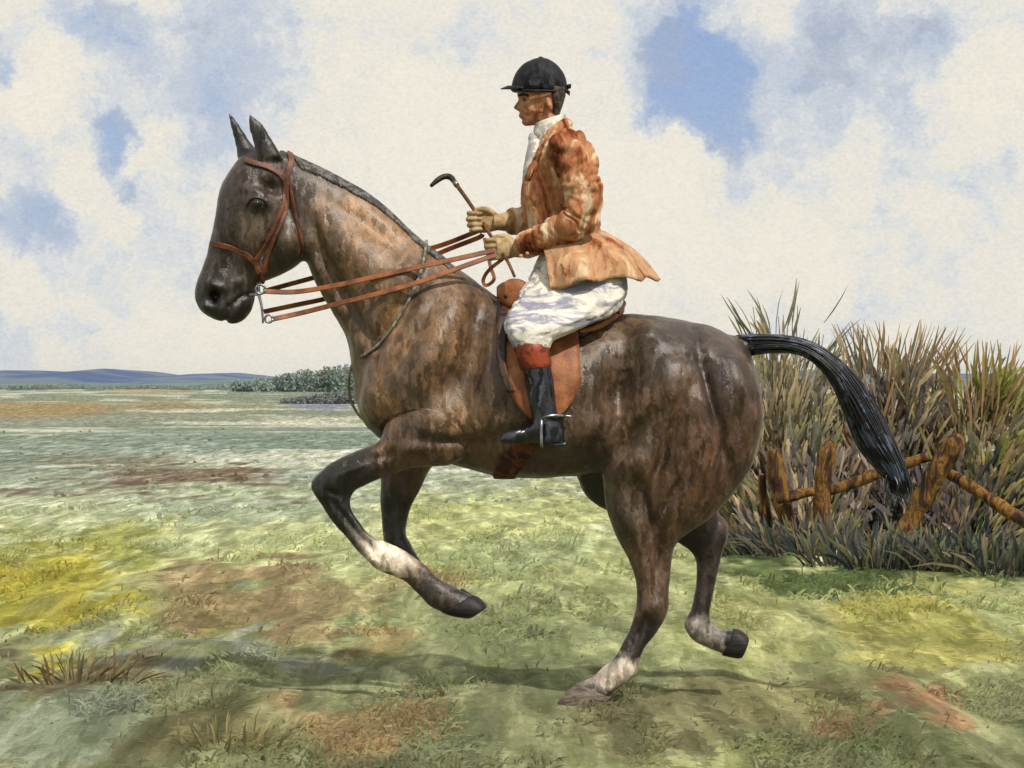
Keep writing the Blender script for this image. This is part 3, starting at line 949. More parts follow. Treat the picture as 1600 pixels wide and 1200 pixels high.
for s in (-1, 1):
    strap('headpiece', [(452, 240), (455, 252), (452, 266), (447, 278)], s, .024, bridle, off=.007)
    strap('browband', [(384, 251), (398, 256), (420, 262), (436, 272), (447, 280)], s, .021, bridle, off=.009)
    c1 = strap('cheekpiece', [(448, 278), (447, 300), (438, 330), (425, 362), (410, 388), (396, 408)], s, .017, bridle, off=.008)
    strap('cheekpiece', [(450, 280), (450, 310), (443, 340), (432, 372), (420, 402), (410, 428), (406, 446)], s, .015, bridle, off=.009)
    strap('noseband', [(331, 381), (345, 383), (365, 388), (385, 398), (396, 408), (406, 425)], s, .021, bridle, off=.010)
    strap('throatlatch', [(452, 278), (458, 310), (466, 350), (474, 385), (470, 400)], s, .011, bridle, off=.005)
    # curb bit: mouthpiece end, shank, rings
    yb = hit(404, 456, s)[0].y + s * .012
    b = MB()
    b.tube([P(404, 446, yb), P(405, 462, yb), P(409, 480, yb), (P(411, 505, yb))], [.006, .006, .005, .004], n=8)
    b.tube([P(390, 461, yb - s * .022), P(397, 460, yb - s * .006), P(404, 461, yb)], .005, n=8)
    bo = b.build('bit', m_steel, bridle)
    for (rx, ry, rr) in ((407, 452, .018), (420, 498, .015)):
        c_ = P(rx, ry, yb + s * .004)
        b = MB()
        b.tube([c_ + Vector((math.cos(t) * rr, 0, math.sin(t) * rr)) for t in np.linspace(0, 2 * math.pi, 15)], .0045, n=8, sub=1)
        b.build('bit_ring', m_steel, bo)
    # reins
    if s < 0:
        paths = [[(412, 455, yb), (460, 456, -.135), (520, 447, -.165), (580, 434, -.185), (650, 418, -.195), (710, 405, -.185), (768, 392, -.150), (782, 388, -.140)],
                 [(424, 499, yb), (470, 489, -.135), (530, 474, -.185), (590, 459, -.205), (650, 442, -.21), (710, 421, -.195), (772, 399, -.150), (784, 396, -.140)]]
    else:
        paths = [[(412, 455, yb), (460, 442, .135), (520, 426, .16), (580, 412, .18), (640, 396, .19), (690, 383, .17), (744, 362, .10), (752, 358, .085)],
                 [(412, 487, yb), (460, 477, .135), (515, 465, .17), (580, 445, .20), (640, 420, .205), (690, 394, .18), (746, 372, .10), (754, 366, .085)]]
    for pth in paths:
        b = MB()
        pp = [Vector(c_) for c_ in catmull([tuple(P(*q)) for q in pth], 8)]
        b.strip(pp, [Vector((0, s, .25)).normalized()] * len(pp), .019, .006)
        b.build('rein', m_rein, bridle, smooth=False)
b = MB()
pp = [P(*q) for q in [(786, 404, -.13), (776, 412, -.13), (766, 420, -.12), (758, 430, -.10), (755, 440, -.09), (760, 446, -.08), (772, 436, 0), (766, 415, .06), (757, 372, .085)]]
b.strip([Vector(c_) for c_ in catmull([tuple(p) for p in pp], 5)], [Vector((0, -1, .2)).normalized()] * (8 * 5 + 1), .014, .005)
b.build('rein_bight', m_rein, bridle, smooth=False)

# neck cord (running loop round the neck, hanging free in front of the breast)
m_cord = two('cord', (158, 162, 158), (120, 120, 104), k=0.7, scale=20, rough=0.7)
b = MB()
pp, nn = drape([(664, 380), (663, 390), (655, 425), (640, 465), (622, 500), (600, 532), (580, 548), (568, 556)], -1, .010, 6)
pp2 = [P(560, 559, -.03), P(553, 552, 0), (P(551, 540, .02)), P(555, 532, .03), P(561, 530, .02)]
b.tube(pp + pp2, .0062, n=8, sub=2)
nc = b.build('neck_cord', m_cord)
tag(nc, 'thin grey cord looped round the horse\'s neck', 'cord')
b = MB()
b.tube([P(562, 560, -.03), P(553, 566, -.02), P(547, 580, 0), P(545, 600, .01), P(547, 622, .01), P(556, 642, 0), P(566, 655, -.03)], .0055, n=8, sub=4)
b.build('loose_end', m_cord, nc)

# ================================================================== SADDLE
m_sad = two('saddle_leather', (190, 122, 74), (138, 80, 46), k=0.66, soft=.12, scale=12, rough=0.5, spec=0.4, bump_scale=120)
m_sadd = two('saddle_dark', (88, 56, 40), (52, 38, 36), k=0.65, scale=16, rough=0.5, spec=0.4, bump_scale=120)
saddle = thing('saddle', 'tan leather hunting saddle girthed on the bay horse', 'saddle', tuple(P(870, 480, 0)))


def sheet(name, rows, side, off, thick, mat, parent, nx=14, sub=4):
    """rows: (left px, right px, py) draped over the horse; a shell with thickness."""
    rs = catmull(rows, sub)
    g = []
    for (l, r, y) in rs:
        line = []
        for k in range(nx):
            t = k / (nx - 1)
            q, nn_ = hit(l + (r - l) * t, y, side)
            line.append(q + nn_ * off)
        g.append(line)
    for _ in range(2):
        h2 = [row[:] for row in g]
        for i in range(1, len(g) - 1):
            for k in range(1, nx - 1):
                g[i][k] = (h2[i - 1][k] + h2[i + 1][k] + h2[i][k - 1] + h2[i][k + 1] + h2[i][k] * 2) / 6
    m_ = MB()
    vs = [p for row in g for p in row]
    fs = []
    for i in range(len(g) - 1):
        for k in range(nx - 1):
            a = i * nx + k
            fs.append((a, a + 1, a + nx + 1, a + nx))
    m_.add(vs, fs)
    o = m_.build(name, mat, parent)
    md = o.modifiers.new('thickness', 'SOLIDIFY')
    md.thickness = thick
    md.offset = 0
    return o


for s in (-1, 1):
    sheet('flap', [(792, 905, 492), (788, 903, 520), (785, 904, 548), (787, 906, 575), (794, 904, 600), (804, 896, 622), (816, 884, 640), (832, 868, 654)], s, .020, .012, m_sad, saddle)
    sheet('saddle_panel', [(778, 960, 478), (776, 965, 494), (776, 940, 510), (778, 912, 530)], s, .012, .016, m_sadd, saddle)
    sheet('knee_roll', [(778, 796, 500), (777, 793, 530), (779, 792, 560), (786, 797, 590), (796, 806, 612)], s, .030, .016, m_sadd, saddle, nx=5)
    strap('girth', [(842, 640), (832, 670), (818, 696), (800, 722), (790, 736), (787, 741)], s, .085, saddle, mat=two('girth_web', (120, 68, 42), (70, 44, 34), k=.65, scale=16), off=.010, thick=.010)
_e = [hit(788, 739, s_)[0] for s_ in (-1, 1)]
mb = MB()
_m = (_e[0] + _e[1]) / 2
_n = [Vector((0, -.7, -.7)), Vector((0, -.3, -1)), Vector((0, 0, -1)), Vector((0, .3, -1)), Vector((0, .7, -.7))]
mb.strip([_e[0] + Vector((0, -.004, -.008)), _e[0] * .7 + _e[1] * .3 + Vector((0, 0, -.022)), _m + Vector((0, 0, -.024)), _e[0] * .3 + _e[1] * .7 + Vector((0, 0, -.022)), _e[1] + Vector((0, .004, -.008))], _n, .085, .010)
mb.build('girth', m_sadd, saddle, smooth=False)
# seat: pommel to cantle
mb = MB()
ss = [(776, 448, 474, .035), (790, 440, 480, .06), (815, 452, 488, .10), (850, 470, 494, .135), (890, 476, 498, .165), (925, 472, 500, .18), (955, 466, 498, .165), (970, 470, 492, .11), (975, 478, 488, .05)]
rr = []
for (x, t_, b_, w) in catmull(ss, 4):
    ring = []
    for j in range(24):
        th = 2 * math.pi * j / 24
        sy, cz = math.sin(th), math.cos(th)
        yy = w * math.copysign(abs(sy) ** .8, sy)
        zt, zb = P(x, t_, 0).z, P(x, b_, 0).z
        z = (zt + zb) / 2 + (zt - zb) / 2 * cz - (abs(yy) ** 2) * 1.6
        ring.append(Vector((P(x, 0, 0).x, yy, z)))
    rr.append(ring)
mb.rings(rr)
mb.build('seat', m_sad, saddle)
mb = MB()      # cantle binding
mb.tube([P(905, 518, -.235), P(930, 512, -.22), P(952, 500, -.185), P(968, 484, -.11), P(973, 474, 0), P(968, 484, .11), P(952, 500, .185), P(930, 512, .22)], [.008, .012, .014, .014, .014, .014, .014, .01], n=10)
mb.build('cantle_roll', m_sad, saddle)
mb = MB()      # leather case buckled before the pommel
mb.loft([(776, 458, 780, 470, .014, -.13), (782, 446, 790, 478, .020, -.14), (796, 436, 806, 482, .024, -.15), (812, 436, 822, 472, .022, -.155), (824, 442, 830, 460, .012, -.15)], sub=4, n=18, exp=2.6)
pc = mb.build('saddle_case', m_sad, saddle)
mb = MB()
mb.ellipsoid(P(790, 463, -.166), .008, .006, .008)
mb.build('stud', wash_mat('stud', [(0.4, (.01, .01, .01)), (.6, (.03, .02, .02))], rough=.4), pc)
for s in (-1, 1):
    # stirrup leather and iron
    l0 = hit(838, 560, s)[0]
    yl = l0.y + s * .05
    b = MB()
    pts = [P(846, 520, yl * .92), P(846, 580, yl), P(847, 620, yl), P(848, 648, yl)]
    b.strip(pts, [Vector((0, s, 0))] * 4, .024, .006)
    b.build('stirrup_leather', m_sadd, saddle, smooth=False)
    b = MB()
    cy = yl + s * .01
    loop = [(848, 648, 0), (846, 660, -.05), (846, 690, -.056), (847, 697, -.045), (848, 698, 0), (847, 697, .045), (846, 690, .056), (846, 660, .05), (848, 648, 0)]
    b.tube([P(a, b_, cy + c_) for a, b_, c_ in loop], .0065, n=8, sub=4)
    b.build('stirrup_iron', m_steel, saddle)

# ================================================================== RIDER
rider = thing('person', 'rider in a rust coat, white breeches and black cap sitting on the horse', 'person', tuple(P(900, 480, 0)))
m_skin = two('skin', (220, 164, 126), (172, 104, 70), k=0.62, soft=.14, scale=26, rough=0.55, spec=0.35, bump=0.15, bump_scale=160, stroke=(70, .28, (1, 1, .7), (0, .3, 0), .12))
m_coat = wash_mat('hunt_coat', [(0.32, lin((104, 54, 34), .5)), (0.41, lin((152, 88, 56), .58)), (0.45, lin((186, 120, 82), .62)), (0.54, lin((206, 150, 110), .66)), (0.58, lin((230, 198, 164), .70)), (0.66, lin((238, 214, 186), .70))],
                  scale=7.0, stretch=(1.6, 1, .6), rot=(0, -.55, 0), rough=.9, spec=.1, dist=.5, bump=.3, bump_scale=150, stroke=(56, .22, (1, 1, .34), (0, -.5, 0), .10))
m_white = two('breeches_cloth', (240, 236, 228), (160, 160, 180), k=.76, bal=.035, soft=.055, scale=10, stretch=(.7, 1, 2.4), rot=(0, .45, 0), rough=.9, spec=.1, dist=.8, bump=.3, bump_scale=160, stroke=(40, .28, (.4, 1, 1), (0, .45, 0), .06))  # the lilac grey tone paints fold shadows into the white cloth
m_boot = two('boot_leather', (26, 32, 56), (16, 20, 38), k=.5, scale=12, rough=.28, spec=.8, bump=.12, bump_scale=60, stroke=(40, .3, (1.2, 1, .3), (0, -.1, 0), .2))
m_top = two('boot_top', (180, 74, 34), (128, 44, 22), k=.55, scale=16, rough=.4, spec=.5)
m_cap = two('cap_velvet', (18, 20, 36), (26, 28, 46), k=.45, soft=.1, scale=26, rough=.6, spec=.3, bump_scale=220, stroke=(55, .25, (1, 1, .8), (0, .4, 0), .2))
m_glove = two('glove_leather', (212, 188, 148), (160, 128, 84), k=.72, soft=.12, scale=30, rough=.7, bump_scale=180)

LY = -.345     # near leg line
# the body under the clothes, one continuous skin
bm_ = MB()
bm_.loft([(842, 232, 884, 226, .05), (842, 214, 880, 206, .052), (842, 200, 877, 188, .052), (838, 190, 874, 176, .05)], sub=4, n=20)                 # neck
bm_.loft([(826, 194, 850, 190, .022), (818, 190, 862, 184, .040), (815, 181, 870, 174, .056), (813, 172, 876, 166, .063), (812, 158, 880, 154, .070), (808, 149, 881, 146, .073), (810, 134, 882, 132, .076),
          (818, 112, 876, 114, .064), (836, 99, 862, 100, .034)], sub=5, n=26, exp=2.25)                                                         # head
bm_.loft([(811, 154, 826, 152, .009), (806, 162, 826, 160, .012), (802, 168, 826, 167, .017), (808, 173, 826, 172, .012)], sub=4, n=12)           # nose
bm_.loft([(811, 178, 826, 177, .022), (810, 181, 826, 180, .026), (812, 185, 826, 184, .022)], sub=3, n=12)                                       # lips
bm_.loft([(815, 189, 835, 186, .02), (815, 193, 840, 190, .026), (820, 197, 840, 195, .018)], sub=3, n=12)                                        # chin
bm_.loft([(809, 148, 830, 146, .05), (808, 151, 830, 150, .055), (811, 154, 830, 153, .05)], sub=3, n=16)                                         # brow
for s in (-1, 1):
    bm_.ellipsoid(P(858, 162, s * .074), .013, .010, .026, rot=-.25)
    bm_.ellipsoid(P(836, 172, s * .048), .022, .018, .018)
bm_.loft([(845, 232, 895, 222, .06), (842, 246, 912, 240, .15), (836, 270, 922, 270, .165), (830, 310, 922, 310, .15), (836, 350, 925, 350, .14), (848, 390, 945, 390, .145), (860, 430, 962, 430, .15), (880, 462, 955, 462, .12)], sub=4, n=26)
for s in (-1, 1):
    bm_.tube([P(870, 250, s * .13), P(890, 255, s * .19), P(905, 300, s * .24), P(904, 342, s * .255), P(860, 365, s * .21), P(818, 384, s * .16)] if s < 0 else
             [P(866, 250, .13), P(872, 258, .19), P(882, 300, .23), P(878, 336, .23), P(840, 345, .17), P(795, 346, .115)], [.05, .05, .043, .038, .034, .026], n=14)
    bm_.tube([P(915, 440, s * .07), P(895, 456, s * .17), P(852, 492, s * .275), P(829, 525, s * .335), P(838, 590, s * .345), P(852, 645, s * .345), P(858, 672, s * .35)], [.07, .07, .055, .045, .042, .032, .028], n=14)
    bm_.tube([P(866, 678, s * .35), P(840, 680, s * .35), P(800, 684, s * .35)], [.03, .03, .02], n=12)
pme = fuse(bm_, .0055, 4, .45)
pc_, pn_ = co_no(pme)
qx, qy = px_of(pc_)
dd_ = -gauss(qx, qy, 820, 156, 5, 4) * .008 - gauss(qx, qy, 830, 180, 8, 6) * .004
pc_ = pc_ + pn_ * dd_[:, None]
set_co(pme, pc_)
link('body', pme, m_skin, rider)
PB = BVHTree.FromPolygons([tuple(c) for c in pc_], [tuple(p.vertices) for p in pme.polygons])
for s in (-1, 1):
    l, q = hit(819, 156, s, PB)
    e = MB()
    e.ellipsoid(l - q * .004, .009, .009, .007)
    e.build('eye', m_eye, rider)
    e = MB()
    pp, nn = drape([(812, 149), (818, 147), (826, 149)], s, .003, 4, PB)
    e.strip(pp, nn, .009, .007)
    e.build('eyebrow', two('brow_hair', (70, 44, 30), (50, 34, 28), k=.6), rider)
# hair: close clipped, below the cap
m_hair = two('hair', (112, 98, 92), (64, 54, 52), k=.6, scale=60, rough=.7, bump=.5, bump_scale=300)
mb = MB()
mb.loft([(852, 138, 884, 138, .078), (853, 150, 884, 148, .077), (857, 160, 882, 156, .072), (861, 170, 879, 166, .064), (862, 180, 876, 174, .05), (864, 186, 874, 182, .035)], sub=4, n=22)
hr = mb.build('hair', m_hair, rider)

# cap
mb = MB()
mb.loft([(800, 143, 885, 143, .088), (799, 137, 886, 137, .092), (801, 126, 885, 126, .091), (807, 112, 880, 113, .083), (818, 100, 870, 101, .066), (832, 93, 858, 93, .04), (840, 91, 850, 91, .015)], sub=4, n=30)
cap = mb.build('riding_cap', m_cap, rider)
mb = MB()
g0, g1 = [], []
for j in range(21):
    t = -1 + 2 * j / 20
    g0.append(P(804 + 14 * abs(t) ** 2, 137, -.086 * t))
    g1.append(P(782 + 26 * abs(t) ** 2.2, 139 - 0 * t, -.082 * t))
rings_ = []
for a, b in zip(g0, g1):
    up_ = Vector((0, 0, .005))
    m2 = (a + b) / 2 + Vector((0, 0, .006))
    rings_.append([a + up_, m2 + up_, b + up_ * .3, b - up_ * .4, m2 - up_, a - up_])
mb.rings(rings_)
mb.build('peak', m_cap, cap)
mb = MB()
for (a, b, c_, d_) in ((882, 137, 893, 134), (882, 140, 891, 146)):
    mb.loft([(a, b - 3, a, b + 3, .012), ((a + c_) / 2, (b + d_) / 2 - 4, (a + c_) / 2, (b + d_) / 2 + 4, .014), (c_, d_ - 3, c_ - 1, d_ + 4, .012)], sub=3, n=8)
mb.build('ribbon_bow', m_cap, cap)
mb = MB()
mb.ellipsoid(P(845, 91, 0), .011, .011, .007)
mb.build('button', m_cap, cap)
mb = MB()
mb.tube([P(800, 140, 0), P(812, 141, -.066), P(845, 142, -.094), P(872, 142, -.066), P(886, 141, 0), P(872, 142, .066), P(845, 142, .094), P(812, 141, .066), P(800, 140, 0)], .006, n=6, sub=5)
mb.build('cap_band', m_cap, cap)

# stock and shirt front
m_stock = two('stock_linen', (242, 238, 228), (198, 196, 196), k=.76, scale=30, rough=.9, bump=.3)
mb = MB()
mb.loft([(835, 194, 884, 178, .060), (834, 204, 885, 192, .064), (834, 214, 888, 204, .066), (838, 226, 892, 216, .066)], sub=4, n=24, fold=.05, fold_freq=40)
st = mb.build('stock', m_stock, rider)
mb = MB()
mb.loft([(832, 206, 850, 206, .02), (826, 220, 850, 222, .045), (822, 240, 850, 240, .058), (818, 262, 850, 262, .06), (816, 284, 850, 284, .04), (817, 298, 845, 298, .015)], sub=4, n=18, fold=.06, fold_freq=36)
mb.build('shirt_front', m_stock, st)
mb = MB()
mb.loft([(828, 208, 842, 206, .02), (825, 216, 842, 216, .026), (828, 226, 842, 226, .018)], sub=3, n=12)
mb.build('stock_knot', m_stock, st)

# coat
mb = MB()
mb.loft([(846, 206, 886, 186, .066), (846, 214, 894, 198, .085), (842, 226, 906, 212, .135), (836, 240, 918, 232, .185), (828, 256, 927, 254, .195), (820, 278, 932, 280, .192), (816, 305, 934, 310, .184), (817, 335, 935, 338, .178), (826, 362, 938, 360, .180), (842, 386, 946, 380, .188)],
        sub=9, n=72, exp=2.2, fold=.04, fold_freq=10, crease=.07, crease_freq=(1.0, 3.2))
coat = mb.build('coat', m_coat, rider)
CB = BVHTree.FromPolygons([Vector(v) for v in mb.v], mb.f)
# skirt of the coat blown back
mb = MB()
nu, nv = 46, 16
g = []
for i in range(nu):
    u = -1 + 2 * i / (nu - 1)
    a = abs(u)
    sgn = 1 if u > 0 else -1
    wp = catmull([(944, 364, 0.0), (934, 364, .14), (890, 370, .215), (848, 378, .185)], 12)
    hp = catmull([(1026, 437, 0.02), (1000, 437, .21), (926, 438, .345), (862, 453, .335)], 12)
    k = a * (len(wp) - 1)
    k0 = min(int(k), len(wp) - 2)
    fr = k - k0
    w_ = wp[k0] * (1 - fr) + wp[k0 + 1] * fr
    h_ = hp[k0] * (1 - fr) + hp[k0 + 1] * fr
    row = []
    for j in range(nv):
        v = j / (nv - 1)
        q = w_ * (1 - v) + h_ * v
        bul = math.sin(math.pi * v) * 7
        ybul = math.sin(math.pi * v) * .03 * min(1, a * 3)
        yy = sgn * (q[2] + ybul + .018 * math.sin(a * 17 + v * 1.5) * v)
        row.append(P(q[0] + bul * (1 - a) + 5 * math.sin(a * 17 + 1) * v, q[1] - bul * .8 + 3.5 * math.sin(a * 23) * v, yy))
    g.append(row)
mb.add([p for r_ in g for p in r_], [(i * nv + j, (i + 1) * nv + j, (i + 1) * nv + j + 1, i * nv + j + 1) for i in range(nu - 1) for j in range(nv - 1)])
sk = mb.build('coat_skirt', wash_mat('coat_skirt_cloth', [(0.30, lin((140, 80, 50), .58)), (0.38, lin((184, 120, 84), .62)), (0.44, lin((206, 156, 118), .64)), (0.58, lin((216, 174, 136), .66)), (0.64, lin((232, 202, 168), .68))],
                                            scale=9.0, stretch=(1.5, 1, .6), rot=(0, -.9, 0), rough=.9, spec=.1, dist=.5, bump=.3, bump_scale=150, stroke=(46, .28, (1, 1, .36), (0, -.9, 0), .12)), coat)
md = sk.modifiers.new('thickness', 'SOLIDIFY')
md.thickness = .008
# collar and lapels
m_coat_d = two('coat_facing', (182, 98, 54), (130, 62, 32), k=.62, scale=18, rough=.9)
for s in (-1, 1):
    mb = MB()
    pp, nn = drape([(852, 208), (848, 224), (838, 246), (828, 268), (820, 288)], s, .008, 6, CB)
    wd = catmull([(.02,), (.05,), (.06,), (.05,), (.015,)], 6)
    rings_ = []
    for i, p in enumerate(pp):
        t = (pp[min(i + 1, len(pp) - 1)] - pp[max(i - 1, 0)]).normalized()
        sd = t.cross(nn[i]).normalized() * float(wd[i][0]) * .5
        no_ = nn[i] * .004
        rings_.append([p + sd + no_, p - sd + no_ * 2, p - sd - no_, p + sd - no_])
    mb.rings(rings_)
    mb.build('lapel', m_coat_d, coat, smooth=False)
mb = MB()
mb.tube([P(850, 212, -.068), P(866, 204, -.082), P(882, 194, -.06), P(888, 190, 0), P(882, 194, .06), P(866, 204, .082), P(850, 212, .068)], [.006, .010, .011, .011, .011, .010, .006], n=10, squash=2.0)
mb.build('collar', m_coat, coat)
for s in (-1, 1):
    mb = MB()
    if s < 0:
        pts = [P(872, 238, -.15), P(890, 238, -.205), P(904, 270, -.25), P(911, 305, -.272), P(908, 335, -.277), P(893, 353, -.262), P(860, 368, -.222), P(835, 378, -.185), P(818, 384, -.16)]
    else:
        pts = [P(864, 240, .15), P(872, 242, .20), P(880, 275, .235), P(884, 310, .25), P(876, 334, .245), P(856, 343, .20), P(832, 345, .16), P(810, 346, .13), P(797, 346, .115)]
    mb.tube(pts, [.060, .082, .076, .068, .066, .062, .056, .050, .046], n=40, sub=16, wrinkle=.12, freq=20, crease=.20)
    slv = mb.build('sleeve', m_coat, coat)
    mb = MB()
    c0, c1_ = pts[-2], pts[-1]
    dr = (c1_ - c0).normalized()
    mb.tube([c1_ - dr * .05, c1_ - dr * .01, c1_ + dr * .004], [.054, .054, .05], n=22, sub=3)
    mb.build('cuff', m_coat, slv)
    if s < 0:
        mb = MB()
        for (bx_, by_) in ((814, 400), (824, 396)):
            mb.ellipsoid(P(bx_, by_, -.215), .008, .006, .008, n=10, m=6)
        mb.build('cuff_buttons', two('bone', (226, 190, 160), (206, 168, 136), k=.7), slv)

# breeches
for s in (-1, 1):
    mb = MB()
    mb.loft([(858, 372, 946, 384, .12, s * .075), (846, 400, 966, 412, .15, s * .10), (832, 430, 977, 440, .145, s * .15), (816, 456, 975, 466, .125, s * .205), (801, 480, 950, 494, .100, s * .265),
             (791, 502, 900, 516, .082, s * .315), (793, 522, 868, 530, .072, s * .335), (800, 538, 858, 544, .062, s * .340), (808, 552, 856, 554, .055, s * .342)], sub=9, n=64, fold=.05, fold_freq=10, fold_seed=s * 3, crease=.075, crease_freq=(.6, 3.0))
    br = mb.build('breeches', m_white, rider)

# boots, spurs
for s in (-1, 1):
    y = s * .345
    mb = MB()
    mb.loft([(813, 568, 860, 562, .056, y), (817, 580, 862, 578, .055, y), (821, 602, 866, 600, .053, y), (826, 626, 868, 626, .047, y), (830, 645, 871, 645, .042, y), (831, 656, 876, 656, .041, y), (830, 668, 881, 668, .042, y), (828, 682, 882, 686, .042, y), (828, 690, 881, 694, .040, y)], sub=5, n=26)
    mb.loft([(878, 668, 878, 693, .03, y), (862, 655, 862, 694, .038, y), (845, 655, 845, 693, .042, y), (828, 663, 828, 693, .044, y), (812, 668, 812, 694, .046, y), (797, 672, 797, 694, .044, y), (786, 676, 786, 693, .036, y), (781, 681, 781, 691, .022, y)], sub=5, n=22, exp=2.4)
    bme = fuse(mb, .006, 5, .5)
    boot = link('boot', bme, m_boot, rider)
    mb = MB()
    mb.loft([(802, 536, 858, 538, .059, y), (803, 545, 859, 545, .064, y), (808, 562, 861, 560, .063, y), (813, 576, 862, 571, .060, y), (815, 579, 861, 573, .054, y)], sub=4, n=26)
    mb.build('boot_top', m_top, boot)
    mb = MB()
    mb.loft([(884, 690, 884, 698, .030, y), (878, 690, 878, 699, .034, y), (866, 691, 866, 699, .034, y), (863, 692, 863, 698, .03, y)], sub=2, n=16, exp=3)
    mb.build('heel', m_boot, boot)
    mb = MB()
    mb.tube([P(846, 657, y), P(850, 652, y + s * .046), P(866, 649, y + s * .046), P(880, 650, y + s * .02), P(882, 650, y - s * .02), P(866, 649, y - s * .046)], .006, n=8, sub=4)
    mb.tube([P(881, 650, y), P(888, 650, y), P(893, 651, y)], [.005, .004, .003], n=8, sub=2)
    mb.build('spur', m_steel, boot)
    mb = MB()
    mb.tube([P(852, 653, y + s * .046), P(846, 668, y + s * .046), P(842, 680, y + s * .047)], .005, n=6, sub=3)
    mb.build('spur_strap', m_sadd, boot)


# gloved hands: fist round reins and whip
def fist(C, s, tilt):
    """C knuckle-side centre of the fist; s -1 near (back of the hand to -y), +1 off."""
    mb = MB()
    M = Matrix.Rotation(tilt, 3, 'Y')

    def T(x, y, z):
        return C + M @ Vector((x, y * -s, z))
    # palm: wrist behind (+x), knuckles in front (-x), thumb edge up (+z); back of the hand at y<0
    mb.tube([T(.085, .0, -.002), T(.055, -.004, 0), T(.02, -.008, 0), T(-.012, -.010, 0)], [.030, .036, .043, .042], n=16, squash=.5, up=Vector((0, 1, 0)))
    for k, (z, ln) in enumerate(((.034, 1.0), (.011, 1.08), (-.012, 1.0), (-.033, .82))):
        mb.tube([T(.0, -.012, z), T(-.022, -.012, z * 1.02), T(-.046 * ln, .004, z * 1.04), T(-.044 * ln, .030, z * 1.0), T(-.018, .040, z * .95), T(.004, .034, z * .92)], [.010, .0105, .0105, .0098, .009, .007], n=10, sub=3)
    mb.tube([T(.055, .004, .026), T(.028, .012, .046), T(-.002, .020, .050), T(-.026, .024, .045)], [.012, .0125, .011, .008], n=10, sub=3)
    return fuse(mb, .0034, 3, .4)


near_c, far_c = P(781, 389, -.128), P(752, 347, .085)
for C, s, tl in ((near_c, -1, -.05), (far_c, 1, -.02)):
    gl = link('glove', fist(C, s, tl), m_glove, rider)
    mb = MB()
    w0 = C + Vector((.075, 0, 0))
    tgt = P(818, 384, -.16) if s < 0 else P(797, 346, .115)
    mb.tube([C + Vector((.05, -s * .003, 0)), w0, tgt], [.030, .034, .042], n=16, sub=3)
    mb.build('glove_cuff', m_glove, gl)

# hunting whip
whip = thing('hunting_whip', 'brown hunting whip with a hooked horn handle in the rider\'s hands', 'whip', tuple(near_c))
m_wood = two('whip_stock', (140, 92, 48), (92, 60, 34), k=.65, scale=30, rough=.5)
mb = MB()
hd = P(708, 282, .30)
mb.tube([P(804, 432, -.245), P(793, 408, -.185), P(777, 384, -.10), P(752, 345, .10), P(730, 312, .20), P(714, 290, .28), hd], [.0055, .0065, .007, .0075, .008, .0085, .009], n=10)
mb.build('shaft', m_wood, whip)
mb = MB()
mb.tube([P(711, 286, .29), P(704, 277, .31), P(694, 276, .31), P(683, 282, .30), P(673, 291, .29)], [.010, .0125, .012, .011, .007], n=12)
mb.build('horn_handle', two('horn', (70, 46, 34), (40, 30, 34), k=.6, scale=30, rough=.35), whip)
mb = MB()
mb.tube([P(714, 290, .28), P(710, 284, .295)], [.0115, .0115], n=12, sub=1)
mb.build('collar', m_steel, whip)

# ================================================================== FOLIAGE HELPERS
def Pd(px_, py_, d):
    return Vector(((px_ - 800) / FPX * d, d - D, CH - (py_ - 605) / FPX * d))


def leaf_arrays(base, dirv, length, width, droop, face, prof=(.45, 1.0, .9, .12)):
    """Curved lens-shaped blades, all arrays; returns verts (N*8,3) and quads."""
    n = len(base)
    dirv = dirv / np.linalg.norm(dirv, axis=1, keepdims=True)
    sidev = np.cross(dirv, face)
    sidev /= np.maximum(np.linalg.norm(sidev, axis=1, keepdims=True), 1e-6)
    lv = len(prof)
    vs = np.empty((n, lv, 2, 3))
    for k, pw in enumerate(prof):
        t = k / (lv - 1)
        c = base + dirv * (length * t)[:, None]
        c[:, 2] -= droop * length * t * t
        c += face * (length * .10 * math.sin(math.pi * t))[:, None]
        vs[:, k, 0] = c - sidev * (width * pw * .5)[:, None]
        vs[:, k, 1] = c + sidev * (width * pw * .5)[:, None]
    b = (np.arange(n) * lv * 2)[:, None, None]
    q = np.array([[2 * k, 2 * k + 1, 2 * k + 3, 2 * k + 2] for k in range(lv - 1)])[None]
    return vs.reshape(-1, 3), (q + b).reshape(-1, 4), lv * 2


def leaf_mesh(name, parts, mat, parent=None):
    V, F, Cc, o = [], [], [], 0
    for (vs, fq_, per, col_) in parts:
        V.append(vs)
        F.append(fq_ + o)
        Cc.append(np.repeat(col_, per, axis=0))
        o += len(vs)
    V, F, Cc = np.concatenate(V), np.concatenate(F), np.concatenate(Cc)
    me_ = bpy.data.meshes.new(name)
    me_.vertices.add(len(V))
    me_.vertices.foreach_set('co', V.ravel())
    me_.loops.add(F.size)
    me_.loops.foreach_set('vertex_index', F.ravel().astype(np.int32))
    me_.polygons.add(len(F))
    me_.polygons.foreach_set('loop_start', (np.arange(len(F)) * 4).astype(np.int32))
    me_.update(calc_edges=True)
    ca_ = me_.color_attributes.new('tint', 'FLOAT_COLOR', 'POINT')
    ca_.data.foreach_set('color', np.concatenate([Cc, np.ones((len(Cc), 1))], 1).astype(np.float32).ravel())
    return link(name, me_, mat, parent)


